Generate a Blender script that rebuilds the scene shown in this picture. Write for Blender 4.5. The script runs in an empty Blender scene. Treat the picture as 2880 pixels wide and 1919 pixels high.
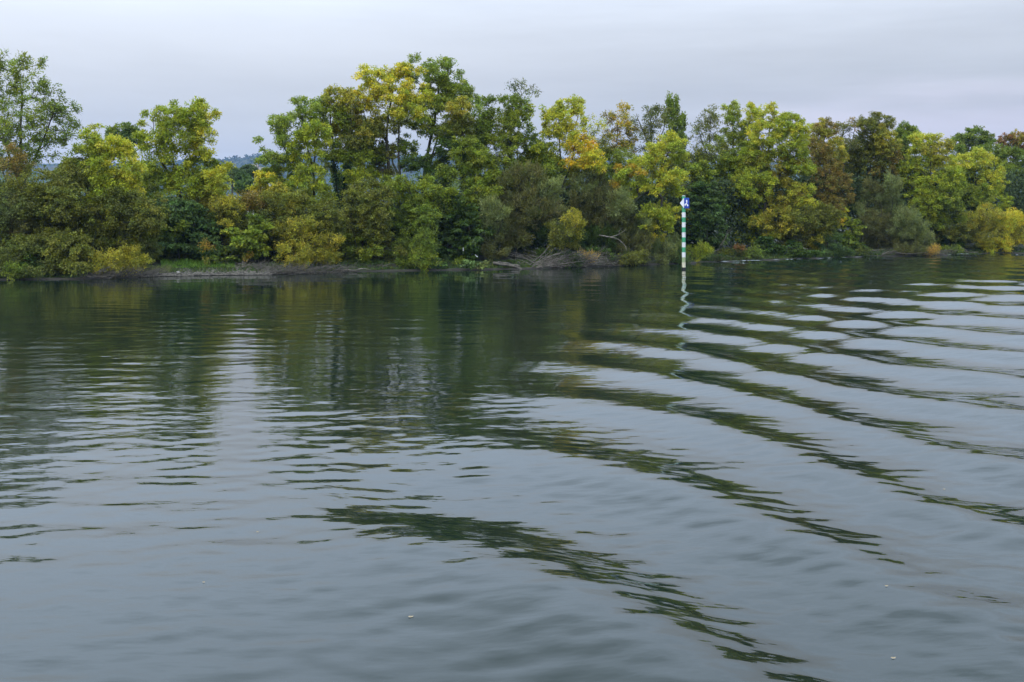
import bpy, math, random
import numpy as np
from mathutils import Vector, noise

sc = bpy.context.scene
COL = sc.collection
rng = np.random.default_rng(7)
random.seed(7)

# ------------------------------------------------------------------ camera
F_PX, U0, VH, CAM_H = 3088.0, 1440.0, 600.0, 4.0       # focal length / horizon in the photo's 2880 px frame
cd = bpy.data.cameras.new('camera'); cam = bpy.data.objects.new('camera', cd); COL.objects.link(cam)
cam.location = (0, 0, CAM_H); cam.rotation_euler = (math.radians(90), 0, 0)
cd.sensor_width = 36.0; cd.lens = 36.0 * F_PX / 2880.0
cd.shift_y = -(959.5 - VH) / 2880.0
cd.clip_start = 0.1; cd.clip_end = 20000
sc.camera = cam

# ------------------------------------------------------------------ light
SUN_EL, SUN_AZ = math.radians(48), math.radians(-150)    # azimuth from +Y towards +X : sun behind the camera, to the left
sd = bpy.data.lights.new('sun', 'SUN'); sun = bpy.data.objects.new('sun', sd); COL.objects.link(sun)
sd.energy = 1.5; sd.angle = math.radians(20); sd.color = (1.0, .96, .9)
sdir = Vector((math.sin(SUN_AZ) * math.cos(SUN_EL), math.cos(SUN_AZ) * math.cos(SUN_EL), math.sin(SUN_EL)))
sun.rotation_euler = sdir.to_track_quat('Z', 'Y').to_euler()

world = bpy.data.worlds.new('World'); sc.world = world; world.use_nodes = True
nt = world.node_tree; nt.nodes.clear()


def N(t, kind, **kw):
    n = t.nodes.new(kind)
    for k, v in kw.items():
        if k.startswith('i_'):
            n.inputs[k[2:].replace('_', ' ')].default_value = v
        else:
            setattr(n, k, v)
    return n


def math_node(t, op, a, b=None, c=None, clamp=False):
    n = t.nodes.new('ShaderNodeMath'); n.operation = op; n.use_clamp = clamp
    for i, x in enumerate((a, b, c)):
        if x is None: continue
        if isinstance(x, (int, float)): n.inputs[i].default_value = x
        else: t.links.new(x, n.inputs[i])
    return n.outputs[0]


def smooth(t, x, lo, hi, a=0.0, b=1.0):
    n = t.nodes.new('ShaderNodeMapRange'); n.interpolation_type = 'SMOOTHSTEP'
    t.links.new(x, n.inputs[0])
    for i, v in zip((1, 2, 3, 4), (lo, hi, a, b)): n.inputs[i].default_value = v
    return n.outputs[0]


def mixcol(t, f, a, b, mode='MIX'):
    n = t.nodes.new('ShaderNodeMix'); n.data_type = 'RGBA'; n.blend_type = mode
    for sock, x in ((n.inputs['Factor'], f), (n.inputs[6], a), (n.inputs[7], b)):
        if isinstance(x, (int, float)): sock.default_value = x
        elif isinstance(x, tuple): sock.default_value = x + (1,) if len(x) == 3 else x
        else: t.links.new(x, sock)
    return n.outputs[2]


sky = N(nt, 'ShaderNodeTexSky', sky_type='NISHITA', sun_disc=False)
sky.sun_elevation = SUN_EL; sky.sun_rotation = SUN_AZ
sky.air_density = 1.0; sky.dust_density = 2.0
tc = N(nt, 'ShaderNodeTexCoord'); sep = N(nt, 'ShaderNodeSeparateXYZ')
nt.links.new(tc.outputs['Generated'], sep.inputs[0])
dx, dz = sep.outputs['X'], sep.outputs['Z']
# soft stratus: planar projection of the cloud deck
den = math_node(nt, 'MAXIMUM', math_node(nt, 'ADD', dz, 0.06), 0.03)
px = math_node(nt, 'DIVIDE', dx, den); py = math_node(nt, 'DIVIDE', sep.outputs['Y'], den)
cmb = N(nt, 'ShaderNodeCombineXYZ'); nt.links.new(px, cmb.inputs[0]); nt.links.new(py, cmb.inputs[1])
n1 = N(nt, 'ShaderNodeTexNoise'); n1.inputs['Scale'].default_value = .42; n1.inputs['Detail'].default_value = 6
n1.inputs['Roughness'].default_value = .55; n1.inputs['Distortion'].default_value = .4
nt.links.new(cmb.outputs[0], n1.inputs['Vector'])
n2 = N(nt, 'ShaderNodeTexNoise'); n2.inputs['Scale'].default_value = 5.0; n2.inputs['Detail'].default_value = 5
mp = N(nt, 'ShaderNodeMapping'); mp.inputs['Scale'].default_value = (1.0, 1.0, 7.0)
nt.links.new(tc.outputs['Generated'], mp.inputs[0]); nt.links.new(mp.outputs[0], n2.inputs['Vector'])
lum = smooth(nt, dz, 0.07, 0.42, .59, 1.85)
stk = N(nt, 'ShaderNodeTexNoise'); stk.inputs['Scale'].default_value = 2.2; stk.inputs['Detail'].default_value = 7; stk.inputs['Roughness'].default_value = .6
mps = N(nt, 'ShaderNodeMapping'); mps.inputs['Scale'].default_value = (1.0, 1.0, 9.0)
nt.links.new(tc.outputs['Generated'], mps.inputs[0]); nt.links.new(mps.outputs[0], stk.inputs['Vector'])
cl = math_node(nt, 'MULTIPLY_ADD', n1.outputs[0], .26, .77)
cl = math_node(nt, 'MULTIPLY_ADD', math_node(nt, 'SUBTRACT', stk.outputs[0], .5), smooth(nt, dx, -.3, .25, .20, .50), math_node(nt, 'ADD', cl, .10))
lum = math_node(nt, 'MULTIPLY', lum, cl)
side = smooth(nt, dx, -.60, .50, 1.10, .83)              # brighter cloud to the left, heavier to the right
lum = math_node(nt, 'MULTIPLY', lum, side)
# pale gap under the heavy deck on the right
edge = math_node(nt, 'MULTIPLY_ADD', math_node(nt, 'SUBTRACT', n2.outputs[0], .5), .05, dz)
gap = smooth(nt, edge, .080, .118, 1.0, 0.0)
gap = math_node(nt, 'MULTIPLY', gap, smooth(nt, dx, .10, .30))
skyc = mixcol(nt, smooth(nt, dz, .12, .34), (.892, .935, .995), (.75, .895, 1.11))
gapc = mixcol(nt, gap, skyc, (.97, .95, 1.05))
boost = math_node(nt, 'MULTIPLY_ADD', gap, .24, 1.0)
lum = math_node(nt, 'MULTIPLY', lum, boost)
lumv = math_node(nt, 'MULTIPLY', lum, 12.6)
cv = N(nt, 'ShaderNodeVectorMath', operation='SCALE'); nt.links.new(gapc, cv.inputs[0]); nt.links.new(lumv, cv.inputs['Scale'])
fin = mixcol(nt, .93, sky.outputs[0], cv.outputs[0])
bg = N(nt, 'ShaderNodeBackground'); bg.inputs['Strength'].default_value = .1
nt.links.new(fin, bg.inputs[0])
wo = N(nt, 'ShaderNodeOutputWorld'); nt.links.new(bg.outputs[0], wo.inputs[0])

sc.view_settings.view_transform = 'Standard'; sc.view_settings.look = 'None'
sc.view_settings.gamma = 1; sc.view_settings.exposure = 0
try: sc.view_settings.use_curve_mapping = False
except Exception: pass
sc.render.engine = 'CYCLES'
sc.cycles.max_bounces = 6; sc.cycles.diffuse_bounces = 2; sc.cycles.glossy_bounces = 3
sc.cycles.transmission_bounces = 2; sc.cycles.volume_bounces = 0
sc.cycles.use_adaptive_sampling = False
sc.cycles.use_denoising = True


# ------------------------------------------------------------------ helpers
def P(u, v, Y):
    return np.array([(u - U0) / F_PX * Y, Y, CAM_H + (VH - v) / F_PX * Y])


def tag(o, label=None, cat=None, group=None, kind=None):
    if label: o['label'] = label
    if cat: o['category'] = cat
    if group: o['group'] = group
    if kind: o['kind'] = kind
    return o


def empty(name, loc):
    o = bpy.data.objects.new(name, None); COL.objects.link(o); o.location = tuple(map(float, loc))
    o.empty_display_size = .3
    return o


def mesh_obj(name, V, faces, mat, parent=None, origin=None, colors=None, smooth_sh=False, nper=4):
    """faces: int array (n, nper) or list of tuples."""
    V = np.asarray(V, float)
    if origin is None:
        origin = np.zeros(3); q_ = parent
        while q_ is not None: origin = origin + np.array(q_.location); q_ = q_.parent
    V = V - np.asarray(origin)
    me = bpy.data.meshes.new(name)
    if isinstance(faces, np.ndarray):
        nf, k = faces.shape
        me.vertices.add(len(V)); me.vertices.foreach_set('co', V.astype(np.float32).ravel())
        me.loops.add(nf * k); me.loops.foreach_set('vertex_index', faces.astype(np.int32).ravel())
        me.polygons.add(nf)
        me.polygons.foreach_set('loop_start', np.arange(0, nf * k, k, dtype=np.int32))
        me.update(calc_edges=True)
    else:
        me.from_pydata([tuple(map(float, p)) for p in V], [], faces)
    if colors is not None:
        a = me.color_attributes.new('leaf_colour', 'FLOAT_COLOR', 'POINT')
        c = np.ones((len(V), 4), np.float32); c[:, :3] = colors
        a.data.foreach_set('color', c.ravel())
    if smooth_sh: me.polygons.foreach_set('use_smooth', np.ones(len(me.polygons), bool))
    mats = mat if isinstance(mat, (list, tuple)) else [mat]
    for m in mats: me.materials.append(m)
    me.validate(); me.update()
    o = bpy.data.objects.new(name, me); COL.objects.link(o)
    if parent is not None:
        o.parent = parent
    else:
        o.location = tuple(map(float, origin))
    return o


def tubes(segs, sides=5):
    """segs: list of (p0,p1,r0,r1) -> verts, quad faces."""
    if not segs: return np.zeros((0, 3)), np.zeros((0, 4), int)
    p0 = np.array([s[0] for s in segs]); p1 = np.array([s[1] for s in segs])
    r0 = np.array([s[2] for s in segs]); r1 = np.array([s[3] for s in segs])
    d = p1 - p0; L = np.linalg.norm(d, axis=1, keepdims=True) + 1e-9; d = d / L
    ref = np.where(np.abs(d[:, 2:3]) > .9, np.array([[1., 0, 0]]), np.array([[0, 0, 1.]]))
    a = np.cross(d, ref); a /= np.linalg.norm(a, axis=1, keepdims=True) + 1e-9
    b = np.cross(d, a)
    p0 = p0 - d * (r0 * .3)[:, None]; p1 = p1 + d * (r1 * .3)[:, None]
    ang = np.arange(sides) * 2 * np.pi / sides
    ring = a[:, None, :] * np.cos(ang)[None, :, None] + b[:, None, :] * np.sin(ang)[None, :, None]
    v0 = p0[:, None, :] + ring * r0[:, None, None]; v1 = p1[:, None, :] + ring * r1[:, None, None]
    V = np.concatenate([v0, v1], axis=1).reshape(-1, 3)
    base = (np.arange(len(segs)) * 2 * sides)[:, None]
    i = np.arange(sides); j = (i + 1) % sides
    f = np.stack([i, j, j + sides, i + sides], axis=1)
    Fc = (base[:, :, None] + f[None]).reshape(-1, 4)
    return V, Fc


def path_segs(pts, r0, r1, sub=3, wob=0.0):
    pts = [np.asarray(p, float) for p in pts]
    out = []; P2 = [pts[0]]
    n = len(pts)
    for i in range(n - 1):
        a = pts[max(i - 1, 0)]; b = pts[i]; c = pts[i + 1]; d = pts[min(i + 2, n - 1)]
        for k in range(1, sub + 1):
            t = k / sub
            q = .5 * ((2 * b) + (-a + c) * t + (2 * a - 5 * b + 4 * c - d) * t * t + (-a + 3 * b - 3 * c + d) * t ** 3)
            if wob and not (i == n - 2 and k == sub): q = q + rng.normal(0, wob, 3)
            P2.append(q)
    m = len(P2) - 1
    for i in range(m):
        ra = r0 + (r1 - r0) * i / m; rb = r0 + (r1 - r0) * (i + 1) / m
        out.append((P2[i], P2[i + 1], ra, rb))
    return out, P2


# ------------------------------------------------------------------ materials
def new_mat(name):
    m = bpy.data.materials.new(name); m.use_nodes = True
    t = m.node_tree; b = t.nodes['Principled BSDF']
    return m, t, b


def noisy_mat(name, c1, c2, scale=4, rough=.85, bump=.3, c3=None, detail=6, bdist=.05):
    m, t, b = new_mat(name)
    co = N(t, 'ShaderNodeTexCoord'); n = N(t, 'ShaderNodeTexNoise')
    n.inputs['Scale'].default_value = scale; n.inputs['Detail'].default_value = detail
    t.links.new(co.outputs['Object'], n.inputs['Vector'])
    f = smooth(t, n.outputs[0], .35, .65)
    c = mixcol(t, f, c1, c2)
    if c3:
        n3 = N(t, 'ShaderNodeTexNoise'); n3.inputs['Scale'].default_value = scale * .23; n3.inputs['Detail'].default_value = 4
        t.links.new(co.outputs['Object'], n3.inputs['Vector'])
        c = mixcol(t, smooth(t, n3.outputs[0], .45, .62), c, c3)
    t.links.new(c, b.inputs['Base Color']); b.inputs['Roughness'].default_value = rough
    b.inputs['Specular IOR Level'].default_value = .3
    if bump:
        bp = N(t, 'ShaderNodeBump'); bp.inputs['Strength'].default_value = bump; bp.inputs['Distance'].default_value = bdist
        t.links.new(n.outputs[0], bp.inputs['Height']); t.links.new(bp.outputs[0], b.inputs['Normal'])
    return m


def leaf_mat(name, transl=.3, gain=1.0):
    m, t, b = new_mat(name)
    at = N(t, 'ShaderNodeAttribute', attribute_name='leaf_colour')
    co = N(t, 'ShaderNodeTexCoord'); n = N(t, 'ShaderNodeTexNoise'); n.inputs['Scale'].default_value = 9
    t.links.new(co.outputs['Object'], n.inputs['Vector'])
    k = math_node(t, 'MULTIPLY_ADD', n.outputs[0], .5, 1.42 * gain)
    sv = N(t, 'ShaderNodeVectorMath', operation='SCALE'); t.links.new(at.outputs['Color'], sv.inputs[0]); t.links.new(k, sv.inputs['Scale'])
    t.links.new(sv.outputs[0], b.inputs['Base Color'])
    b.inputs['Roughness'].default_value = .55; b.inputs['Specular IOR Level'].default_value = .25
    tr = N(t, 'ShaderNodeBsdfTranslucent'); t.links.new(sv.outputs[0], tr.inputs['Color'])
    mx = N(t, 'ShaderNodeMixShader'); mx.inputs[0].default_value = transl
    t.links.new(b.outputs[0], mx.inputs[1]); t.links.new(tr.outputs[0], mx.inputs[2])
    t.links.new(mx.outputs[0], t.nodes['Material Output'].inputs['Surface'])
    return m


M_leaf = leaf_mat('leaf')
M_bark = noisy_mat('bark', (.035, .030, .022), (.075, .066, .050), 6, .9, .5, (.05, .06, .03))
M_barkgrey = noisy_mat('pale_bark', (.075, .068, .055), (.15, .135, .11), 6, .9, .5)
M_drift = noisy_mat('driftwood', (.12, .105, .085), (.30, .27, .225), 8, .85, .4, (.11, .10, .08))
M_mud = noisy_mat('bank_mud', (.045, .036, .026), (.13, .105, .075), 3, .9, .6, (.035, .04, .02))
M_soil = noisy_mat('meadow_soil', (.03, .035, .015), (.055, .06, .025), 1.2, .95, .4)
M_stone = noisy_mat('river_stone', (.16, .145, .12), (.33, .31, .28), 5, .85, .4)

# ------------------------------------------------------------------ bank line
BUV = [(25, 788), (250, 786), (440, 779), (620, 775), (765, 774), (900, 769), (1000, 765), (1200, 762), (1500, 757),
       (1700, 750), (1880, 744), (1980, 739), (2060, 735), (2200, 731), (2300, 728), (2450, 722), (2640, 720), (2700, 715), (2855, 714)]
bX, bY = [], []
for u, v in BUV:
    Y = CAM_H * F_PX / (v - VH); bX.append((u - U0) / F_PX * Y); bY.append(Y)
bX = [-400, -120, -60] + bX + [62, 120, 400]; bY = [40, 52, 60] + bY + [118, 160, 300]
bX, bY = np.array(bX, float), np.array(bY, float)


def bank_y(x): return np.interp(x, bX, bY)


def bank_at_u(u):
    lo, hi = 20., 400.
    for _ in range(40):
        m = .5 * (lo + hi)
        if bank_y((u - U0) / F_PX * m) > m: lo = m
        else: hi = m
    return .5 * (lo + hi)


def beach(x):                       # 1 on the little gravel beach, 0 elsewhere
    return np.clip(1 - np.abs((x + 19.5) / 5.5) ** 2, 0, 1)


def ground_z(x, y):
    d = (y - bank_y(x)) * .88
    g = beach(x)
    steep = np.interp(d, [-3, -.6, 0, .35, .9, 1.3, 3, 8, 60], [-1.6, -.35, -.03, .07, .14, .45, .70, 1.1, 1.4])
    soft = np.interp(d, [-3, -.6, 0, .35, .9, 1.8, 3, 8, 60], [-1.6, -.35, -.03, .10, .28, .50, .72, 1.2, 1.4])
    return steep * (1 - g) + soft * g


# ground sheet: follows the bank line out to the far plain
xs = np.concatenate([np.linspace(-1500, -80, 12)[:-1], np.linspace(-80, 90, 520), np.linspace(90, 1500, 12)[1:]])
ds = np.concatenate([np.linspace(-3, 0, 5)[:-1], np.linspace(0, 3, 26), np.array([3.6, 4.5, 6, 8, 12, 20, 40, 80, 160, 320, 640, 1500])])
GX, GD = np.meshgrid(xs, ds)
GY = bank_y(GX) + GD / .88
GZ = ground_z(GX, GY)
nz = np.array([noise.noise(Vector((x * .9, y * .9, 0))) + .5 * noise.noise(Vector((x * 2.7, y * 2.7, 5))) for x, y in zip(GX.ravel(), GY.ravel())]).reshape(GX.shape)
amp = np.interp(GD, [-1, -.1, .3, 1.2, 3, 20, 2000], [.05, .03, .08, .13, .15, .2, .2])
GZ = GZ + nz * amp
nr, nc = GX.shape
idx = np.arange(nr * nc).reshape(nr, nc)
Fg = np.stack([idx[:-1, :-1], idx[:-1, 1:], idx[1:, 1:], idx[1:, :-1]], -1).reshape(-1, 4)
m_g, t, b = new_mat('bank_ground')
geo = N(t, 'ShaderNodeNewGeometry'); sp = N(t, 'ShaderNodeSeparateXYZ'); t.links.new(geo.outputs['Position'], sp.inputs[0])
nn = N(t, 'ShaderNodeTexNoise'); nn.inputs['Scale'].default_value = 2.2; nn.inputs['Detail'].default_value = 8
t.links.new(geo.outputs['Position'], nn.inputs['Vector'])
zz = math_node(t, 'MULTIPLY_ADD', nn.outputs[0], .35, sp.outputs['Z'])
c = mixcol(t, smooth(t, nn.outputs[0], .35, .68), (.016, .013, .010), (.075, .061, .045))
wet = mixcol(t, smooth(t, sp.outputs['Z'], .02, .10), (.035, .030, .022), c)
soil = mixcol(t, smooth(t, nn.outputs[0], .4, .6), (.022, .022, .013), (.035, .045, .018))
c2 = mixcol(t, smooth(t, zz, .20, .31), wet, soil)
t.links.new(c2, b.inputs['Base Color']); b.inputs['Roughness'].default_value = .9
bp = N(t, 'ShaderNodeBump'); bp.inputs['Strength'].default_value = .8; bp.inputs['Distance'].default_value = .08
t.links.new(nn.outputs[0], bp.inputs['Height']); t.links.new(bp.outputs[0], b.inputs['Normal'])
g = mesh_obj('ground', np.stack([GX, GY, GZ], -1).reshape(-1, 3), Fg, m_g, smooth_sh=True)
tag(g, 'low muddy river bank and the flat land behind it', None, None, 'structure')

# ------------------------------------------------------------------ river
crests = {  # wake crests read off the photo, in the ground plane (x, y)
    0: [(-2.9, 14.7), (-1.84, 14.2), (.07, 13.4), (1.08, 12.2), (1.86, 11.1), (2.19, 9.8)],
    1: [(-1.9, 21.0), (-.78, 20.4), (.91, 18.7), (2.2, 17.1), (3.15, 15.8), (3.8, 14.4)],
    2: [(-1.0, 25.9), (.24, 25.3), (2.5, 23.2), (4.0, 21.5), (5.1, 19.1), (5.4, 16.6), (5.7, 15.5), (6.5, 14.2)],
    3: [(-.2, 31.8), (1.5, 30.6), (4.1, 27.3), (5.9, 24), (6.3, 21.9), (7.0, 20.2), (7.4, 18.7), (8.4, 18.3)],
    4: [(2.2, 36), (5.5, 32.6), (6.9, 28), (7.6, 25.9), (8.8, 24), (10.5, 23)],
    5: [(4, 41), (5.9, 38.8), (8.6, 34.8), (9.3, 32.6), (10.6, 28.9), (12.5, 27.3)],
    6: [(6, 46), (9, 41), (12, 35), (15, 31)],
    8: [(9, 57), (13, 50), (17, 44), (21, 40)],
    10: [(14, 67), (19, 60), (25, 54)],
}
cx = np.array([p[0] for k in crests for p in crests[k]]); cy = np.array([p[1] for k in crests for p in crests[k]])
ck = np.array([k for k in crests for p in crests[k]], float)


def basis(x, y):
    x = x / 20.; y = y / 40.
    return np.stack([np.ones_like(x), x, y, x * x, x * y, y * y, x ** 3, x * x * y, x * y * y, y ** 3], -1)


# thin-plate fit of the crest number over the water
def tps_k(d2): return np.where(d2 > 1e-9, .5 * d2 * np.log(d2 + 1e-12), 0.)


sx, sy = cx / 8., cy / 14.
nK = len(cx); KM = tps_k((sx[:, None] - sx) ** 2 + (sy[:, None] - sy) ** 2) + np.eye(nK) * .06
PM = np.stack([np.ones(nK), sx, sy], -1)
sol = np.linalg.solve(np.block([[KM, PM], [PM.T, np.zeros((3, 3))]]), np.concatenate([ck, np.zeros(3)]))


def crest_no(X, Y):
    X, Y = X / 8., Y / 14.; out = sol[nK] + sol[nK + 1] * X + sol[nK + 2] * Y
    for i in range(nK): out = out + sol[i] * tps_k((X - sx[i]) ** 2 + (Y - sy[i]) ** 2)
    return out


print('wake fit residual', np.abs(crest_no(cx, cy) - ck).mean())

NR, NC = 860, 390
Yr = 5.0 * (150 / 5.0) ** (np.linspace(0, 1, NR))
Sr = np.linspace(-.78, .78, NC)
WY, WS = np.meshgrid(Yr, Sr, indexing='ij'); WX = WS * WY


def ss(a, lo, hi):
    t_ = np.clip((a - lo) / (hi - lo), 0, 1); return t_ * t_ * (3 - 2 * t_)


wob = .55 * np.sin(WX * .31 + WY * .12 + 1.) + .4 * np.sin(WX * .13 - WY * .23 + 2.2)
phi = crest_no(WX, WY) + .035 * wob
gy_, gx_ = np.gradient(phi)
phx = np.gradient(phi, axis=1) / np.gradient(WX, axis=1)
phy = (np.gradient(phi, axis=0) - phx * np.gradient(WX, axis=0)) / np.gradient(WY, axis=0)
gm = np.clip(np.hypot(phx, phy), .17, .6)
env = ss(WX - (-5.5 + .24 * WY), -1.5 - .04 * WY, 3.5 + .05 * WY)
near = np.exp(-((phi - .1) / .42) ** 2)
tail = 1 - .7 * ss(WX - (2.4 + 1.7 * phi), 0, 1.2) * (1 - ss(phi, 1.5, 1.9))
slope = .118 * (1 + .62 * near) * tail * np.maximum(env, near * ss(WX, -3.4, -1.0)) * (1 - .5 * ss(WY, 34, 78)) * (.55 + .45 * ss(WX, -4, 1)) * (1 - .55 * ss(phi * -1, .55, 1.1))
th = 2 * np.pi * (phi + .20)
H = slope / (2 * np.pi * gm) * (np.cos(th) + .16 * np.cos(2 * th))


def wave(kx, ky, lam, ph):
    L = math.hypot(kx, ky); return np.cos(2 * np.pi * (kx * WX + ky * WY) / (L * lam) + ph)


def add(lam, deg, sl, mask=1.0, ph=0.):
    global H
    a = math.radians(deg)
    H = H + mask * sl * lam / (2 * np.pi) * wave(math.sin(a), math.cos(a), lam, ph)


mr = ss(WX, 2 + .08 * WY, 9 + .12 * WY) * (1 - .5 * ss(WY, 40, 75))
add(3.1, -12, .030, mr, .7); add(2.3, -24, .020, mr, 2.1)
add(2.0, 14, .016, ss(WX - .05 * WY, -2, 5), 1.)
# wind ripple, short waves from many directions (patchy)
patch = .6 + .4 * np.sin(WX * .19 + 1.3 * np.sin(WY * .07)) * np.sin(WY * .11 + .6)
calm = 1 - .65 * ss(WY, 42, 68)
r2 = np.random.default_rng(3)
for i in range(26):
    lam = float(r2.uniform(.42, 1.5)); deg = float(r2.normal(0, 26))
    fade = ss(lam / (WY * .0037 * 1.0 + 1e-6), 3.0, 6.0)     # shorter waves are left to the surface relief far out
    add(lam, deg, (.0062 if lam < .8 else .0062 * (1 - .55 * env)) * (1 + .5 * np.clip((28 - WY) / 20, 0, 1)), patch * calm * fade, float(r2.uniform(0, 6.28)))
for i in range(5):
    add(float(r2.uniform(1.8, 4.5)), float(r2.normal(10, 30)), .0045, 1.0, float(r2.uniform(0, 6.28)))
for i in range(16):
    lam = float(r2.uniform(.24, .60)); deg = float(r2.normal(0, 24))
    fade = ss(lam / (WY * .004), 3.0, 6.0)
    add(lam, deg, .012, patch * fade, float(r2.uniform(0, 6.28)))
edge_ = ss(WS, -.78, -.70) * ss(-WS, -.78, -.70) * ss(WY, 5, 5.6) * (1 - ss(WY, 130, 149))
H = H * edge_
Vw = np.stack([WX, WY, H], -1).reshape(-1, 3)
iw = np.arange(NR * NC).reshape(NR, NC)
Fw = np.stack([iw[:-1, :-1], iw[:-1, 1:], iw[1:, 1:], iw[1:, :-1]], -1).reshape(-1, 4)
base = len(Vw)
ox = np.array([[-900, -60, 0], [900, -60, 0], [900, 150, 0], [-900, 150, 0], [-900, 900, 0], [900, 900, 0]], float)
Vw = np.concatenate([Vw, ox])
c00, c01, c10, c11 = iw[0, 0], iw[0, -1], iw[-1, 0], iw[-1, -1]
Fw = np.concatenate([Fw, np.array([[base, base + 1, c01, c00], [base + 1, base + 2, c11, c01], [base + 3, base, c00, c10],
                                   [base + 3, c10, c11, base + 2], [base + 3, base + 2, base + 5, base + 4]])])
M_water, t, b = new_mat('river_water')
geo = N(t, 'ShaderNodeNewGeometry'); sp = N(t, 'ShaderNodeSeparateXYZ'); t.links.new(geo.outputs['Position'], sp.inputs[0])
mpn = N(t, 'ShaderNodeMapping'); mpn.inputs['Scale'].default_value = (.45, 1.0, 1.0); t.links.new(geo.outputs['Position'], mpn.inputs[0])
w1 = N(t, 'ShaderNodeTexNoise'); w1.inputs['Scale'].default_value = 2.6; w1.inputs['Detail'].default_value = 2.5; w1.inputs['Roughness'].default_value = .5
w2 = N(t, 'ShaderNodeTexNoise'); w2.inputs['Scale'].default_value = 8.0; w2.inputs['Detail'].default_value = 2; w2.inputs['Roughness'].default_value = .5
w3 = N(t, 'ShaderNodeTexNoise'); w3.inputs['Scale'].default_value = .12; w3.inputs['Detail'].default_value = 3
for w in (w1, w2): t.links.new(mpn.outputs[0], w.inputs['Vector'])
t.links.new(geo.outputs['Position'], w3.inputs['Vector'])
pm = math_node(t, 'MULTIPLY', smooth(t, w3.outputs[0], .35, .65, .45, 1.15), smooth(t, sp.outputs['Y'], 40, 66, 1.0, .45))   # sheltered under the trees
hh = math_node(t, 'ADD', math_node(t, 'MULTIPLY', w1.outputs[0], .013), math_node(t, 'MULTIPLY', w2.outputs[0], .0030))
hh = math_node(t, 'MULTIPLY', hh, pm)
bp = N(t, 'ShaderNodeBump'); bp.inputs['Strength'].default_value = 1.0; bp.inputs['Distance'].default_value = 1.0
t.links.new(hh, bp.inputs['Height']); t.links.new(bp.outputs[0], b.inputs['Normal'])
tb = N(t, 'ShaderNodeTexNoise'); tb.inputs['Scale'].default_value = .35; tb.inputs['Detail'].default_value = 4
t.links.new(geo.outputs['Position'], tb.inputs['Vector'])
t.links.new(mixcol(t, tb.outputs[0], (.007, .013, .008), (.011, .020, .014)), b.inputs['Base Color'])
b.inputs['Roughness'].default_value = .03; b.inputs['IOR'].default_value = 1.333
wtr = mesh_obj('river_water', Vw, Fw, M_water, smooth_sh=True)
tag(wtr, 'grey green river with curved wake waves and tree reflections', None, None, 'structure')

# ------------------------------------------------------------------ foliage
PAL = {
    'lime': [((0.212, 0.250, 0.014), 3), ((0.297, 0.310, 0.015), 2), ((0.138, 0.180, 0.012), 2)],
    'limey': [((0.350, 0.340, 0.022), 3), ((0.233, 0.270, 0.019), 2), ((0.445, 0.380, 0.025), 1)],
    'yellow': [((.26, .30, .02), 2), ((0.530, 0.410, 0.019), 3), ((0.403, 0.360, 0.019), 2), ((0.297, 0.280, 0.019), 1.5)],
    'gold': [((.33, .33, .02), 2.5), ((0.657, 0.420, 0.012), 3), ((0.551, 0.300, 0.012), 1), ((0.424, 0.360, 0.019), 1)],
    'orange': [((0.403, 0.240, 0.015), 2), ((0.360, 0.280, 0.015), 2), ((0.191, 0.190, 0.015), 2)],
    'green': [((0.090, 0.130, 0.011), 3), ((0.138, 0.180, 0.014), 2), ((0.058, 0.085, 0.009), 2)],
    'mid': [((0.148, 0.190, 0.012), 3), ((0.212, 0.230, 0.014), 1.5), ((0.095, 0.130, 0.011), 2)],
    'ashgreen': [((0.159, 0.210, 0.022), 3), ((0.233, 0.280, 0.025), 1.5), ((0.095, 0.140, 0.017), 2)],
    'olive': [((0.101, 0.105, 0.011), 3), ((0.148, 0.145, 0.012), 1.5), ((0.058, 0.065, 0.008), 2)],
    'olivey': [((0.254, 0.230, 0.019), 3), ((0.350, 0.280, 0.020), 1.5), ((0.148, 0.150, 0.014), 2)],
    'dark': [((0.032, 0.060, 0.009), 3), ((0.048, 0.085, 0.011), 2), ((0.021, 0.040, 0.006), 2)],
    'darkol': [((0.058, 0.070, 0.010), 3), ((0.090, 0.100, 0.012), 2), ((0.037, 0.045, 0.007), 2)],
    'bluegreen': [((0.048, 0.095, 0.026), 3), ((0.074, 0.130, 0.034), 1.5), ((0.032, 0.060, 0.017), 2)],
    'greygreen': [((0.127, 0.150, 0.046), 3), ((0.180, 0.200, 0.068), 1.5), ((0.080, 0.095, 0.028), 2)],
    'greybrown': [((0.085, 0.082, 0.024), 3), ((0.117, 0.108, 0.034), 1.5), ((0.051, 0.050, 0.015), 2)],
    'brown': [((0.170, 0.115, 0.022), 3), ((0.233, 0.140, 0.025), 1.5), ((0.106, 0.100, 0.015), 2)],
    'rust': [((0.233, 0.130, 0.019), 2), ((0.297, 0.170, 0.019), 1.5), ((0.148, 0.150, 0.014), 3)],
    'red': [((0.170, 0.055, 0.019), 3), ((0.106, 0.070, 0.019), 2)],
    'tan': [((0.403, 0.260, 0.056), 3), ((0.286, 0.200, 0.050), 2)],
    'far': [((0.048, 0.075, 0.017), 3), ((0.074, 0.095, 0.019), 1.5), ((0.106, 0.100, 0.019), .7)],
}
for _k in PAL:                                        # one muted autumn key for the whole bank
    _w = .08 if _k in ('far', 'dark', 'tan') else .22
    PAL[_k] = [(tuple((1 - _w) * c_ + _w * m_ for c_, m_ in zip(p_[0], (.125, .150, .030))), p_[1]) for p_ in PAL[_k]]
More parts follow.
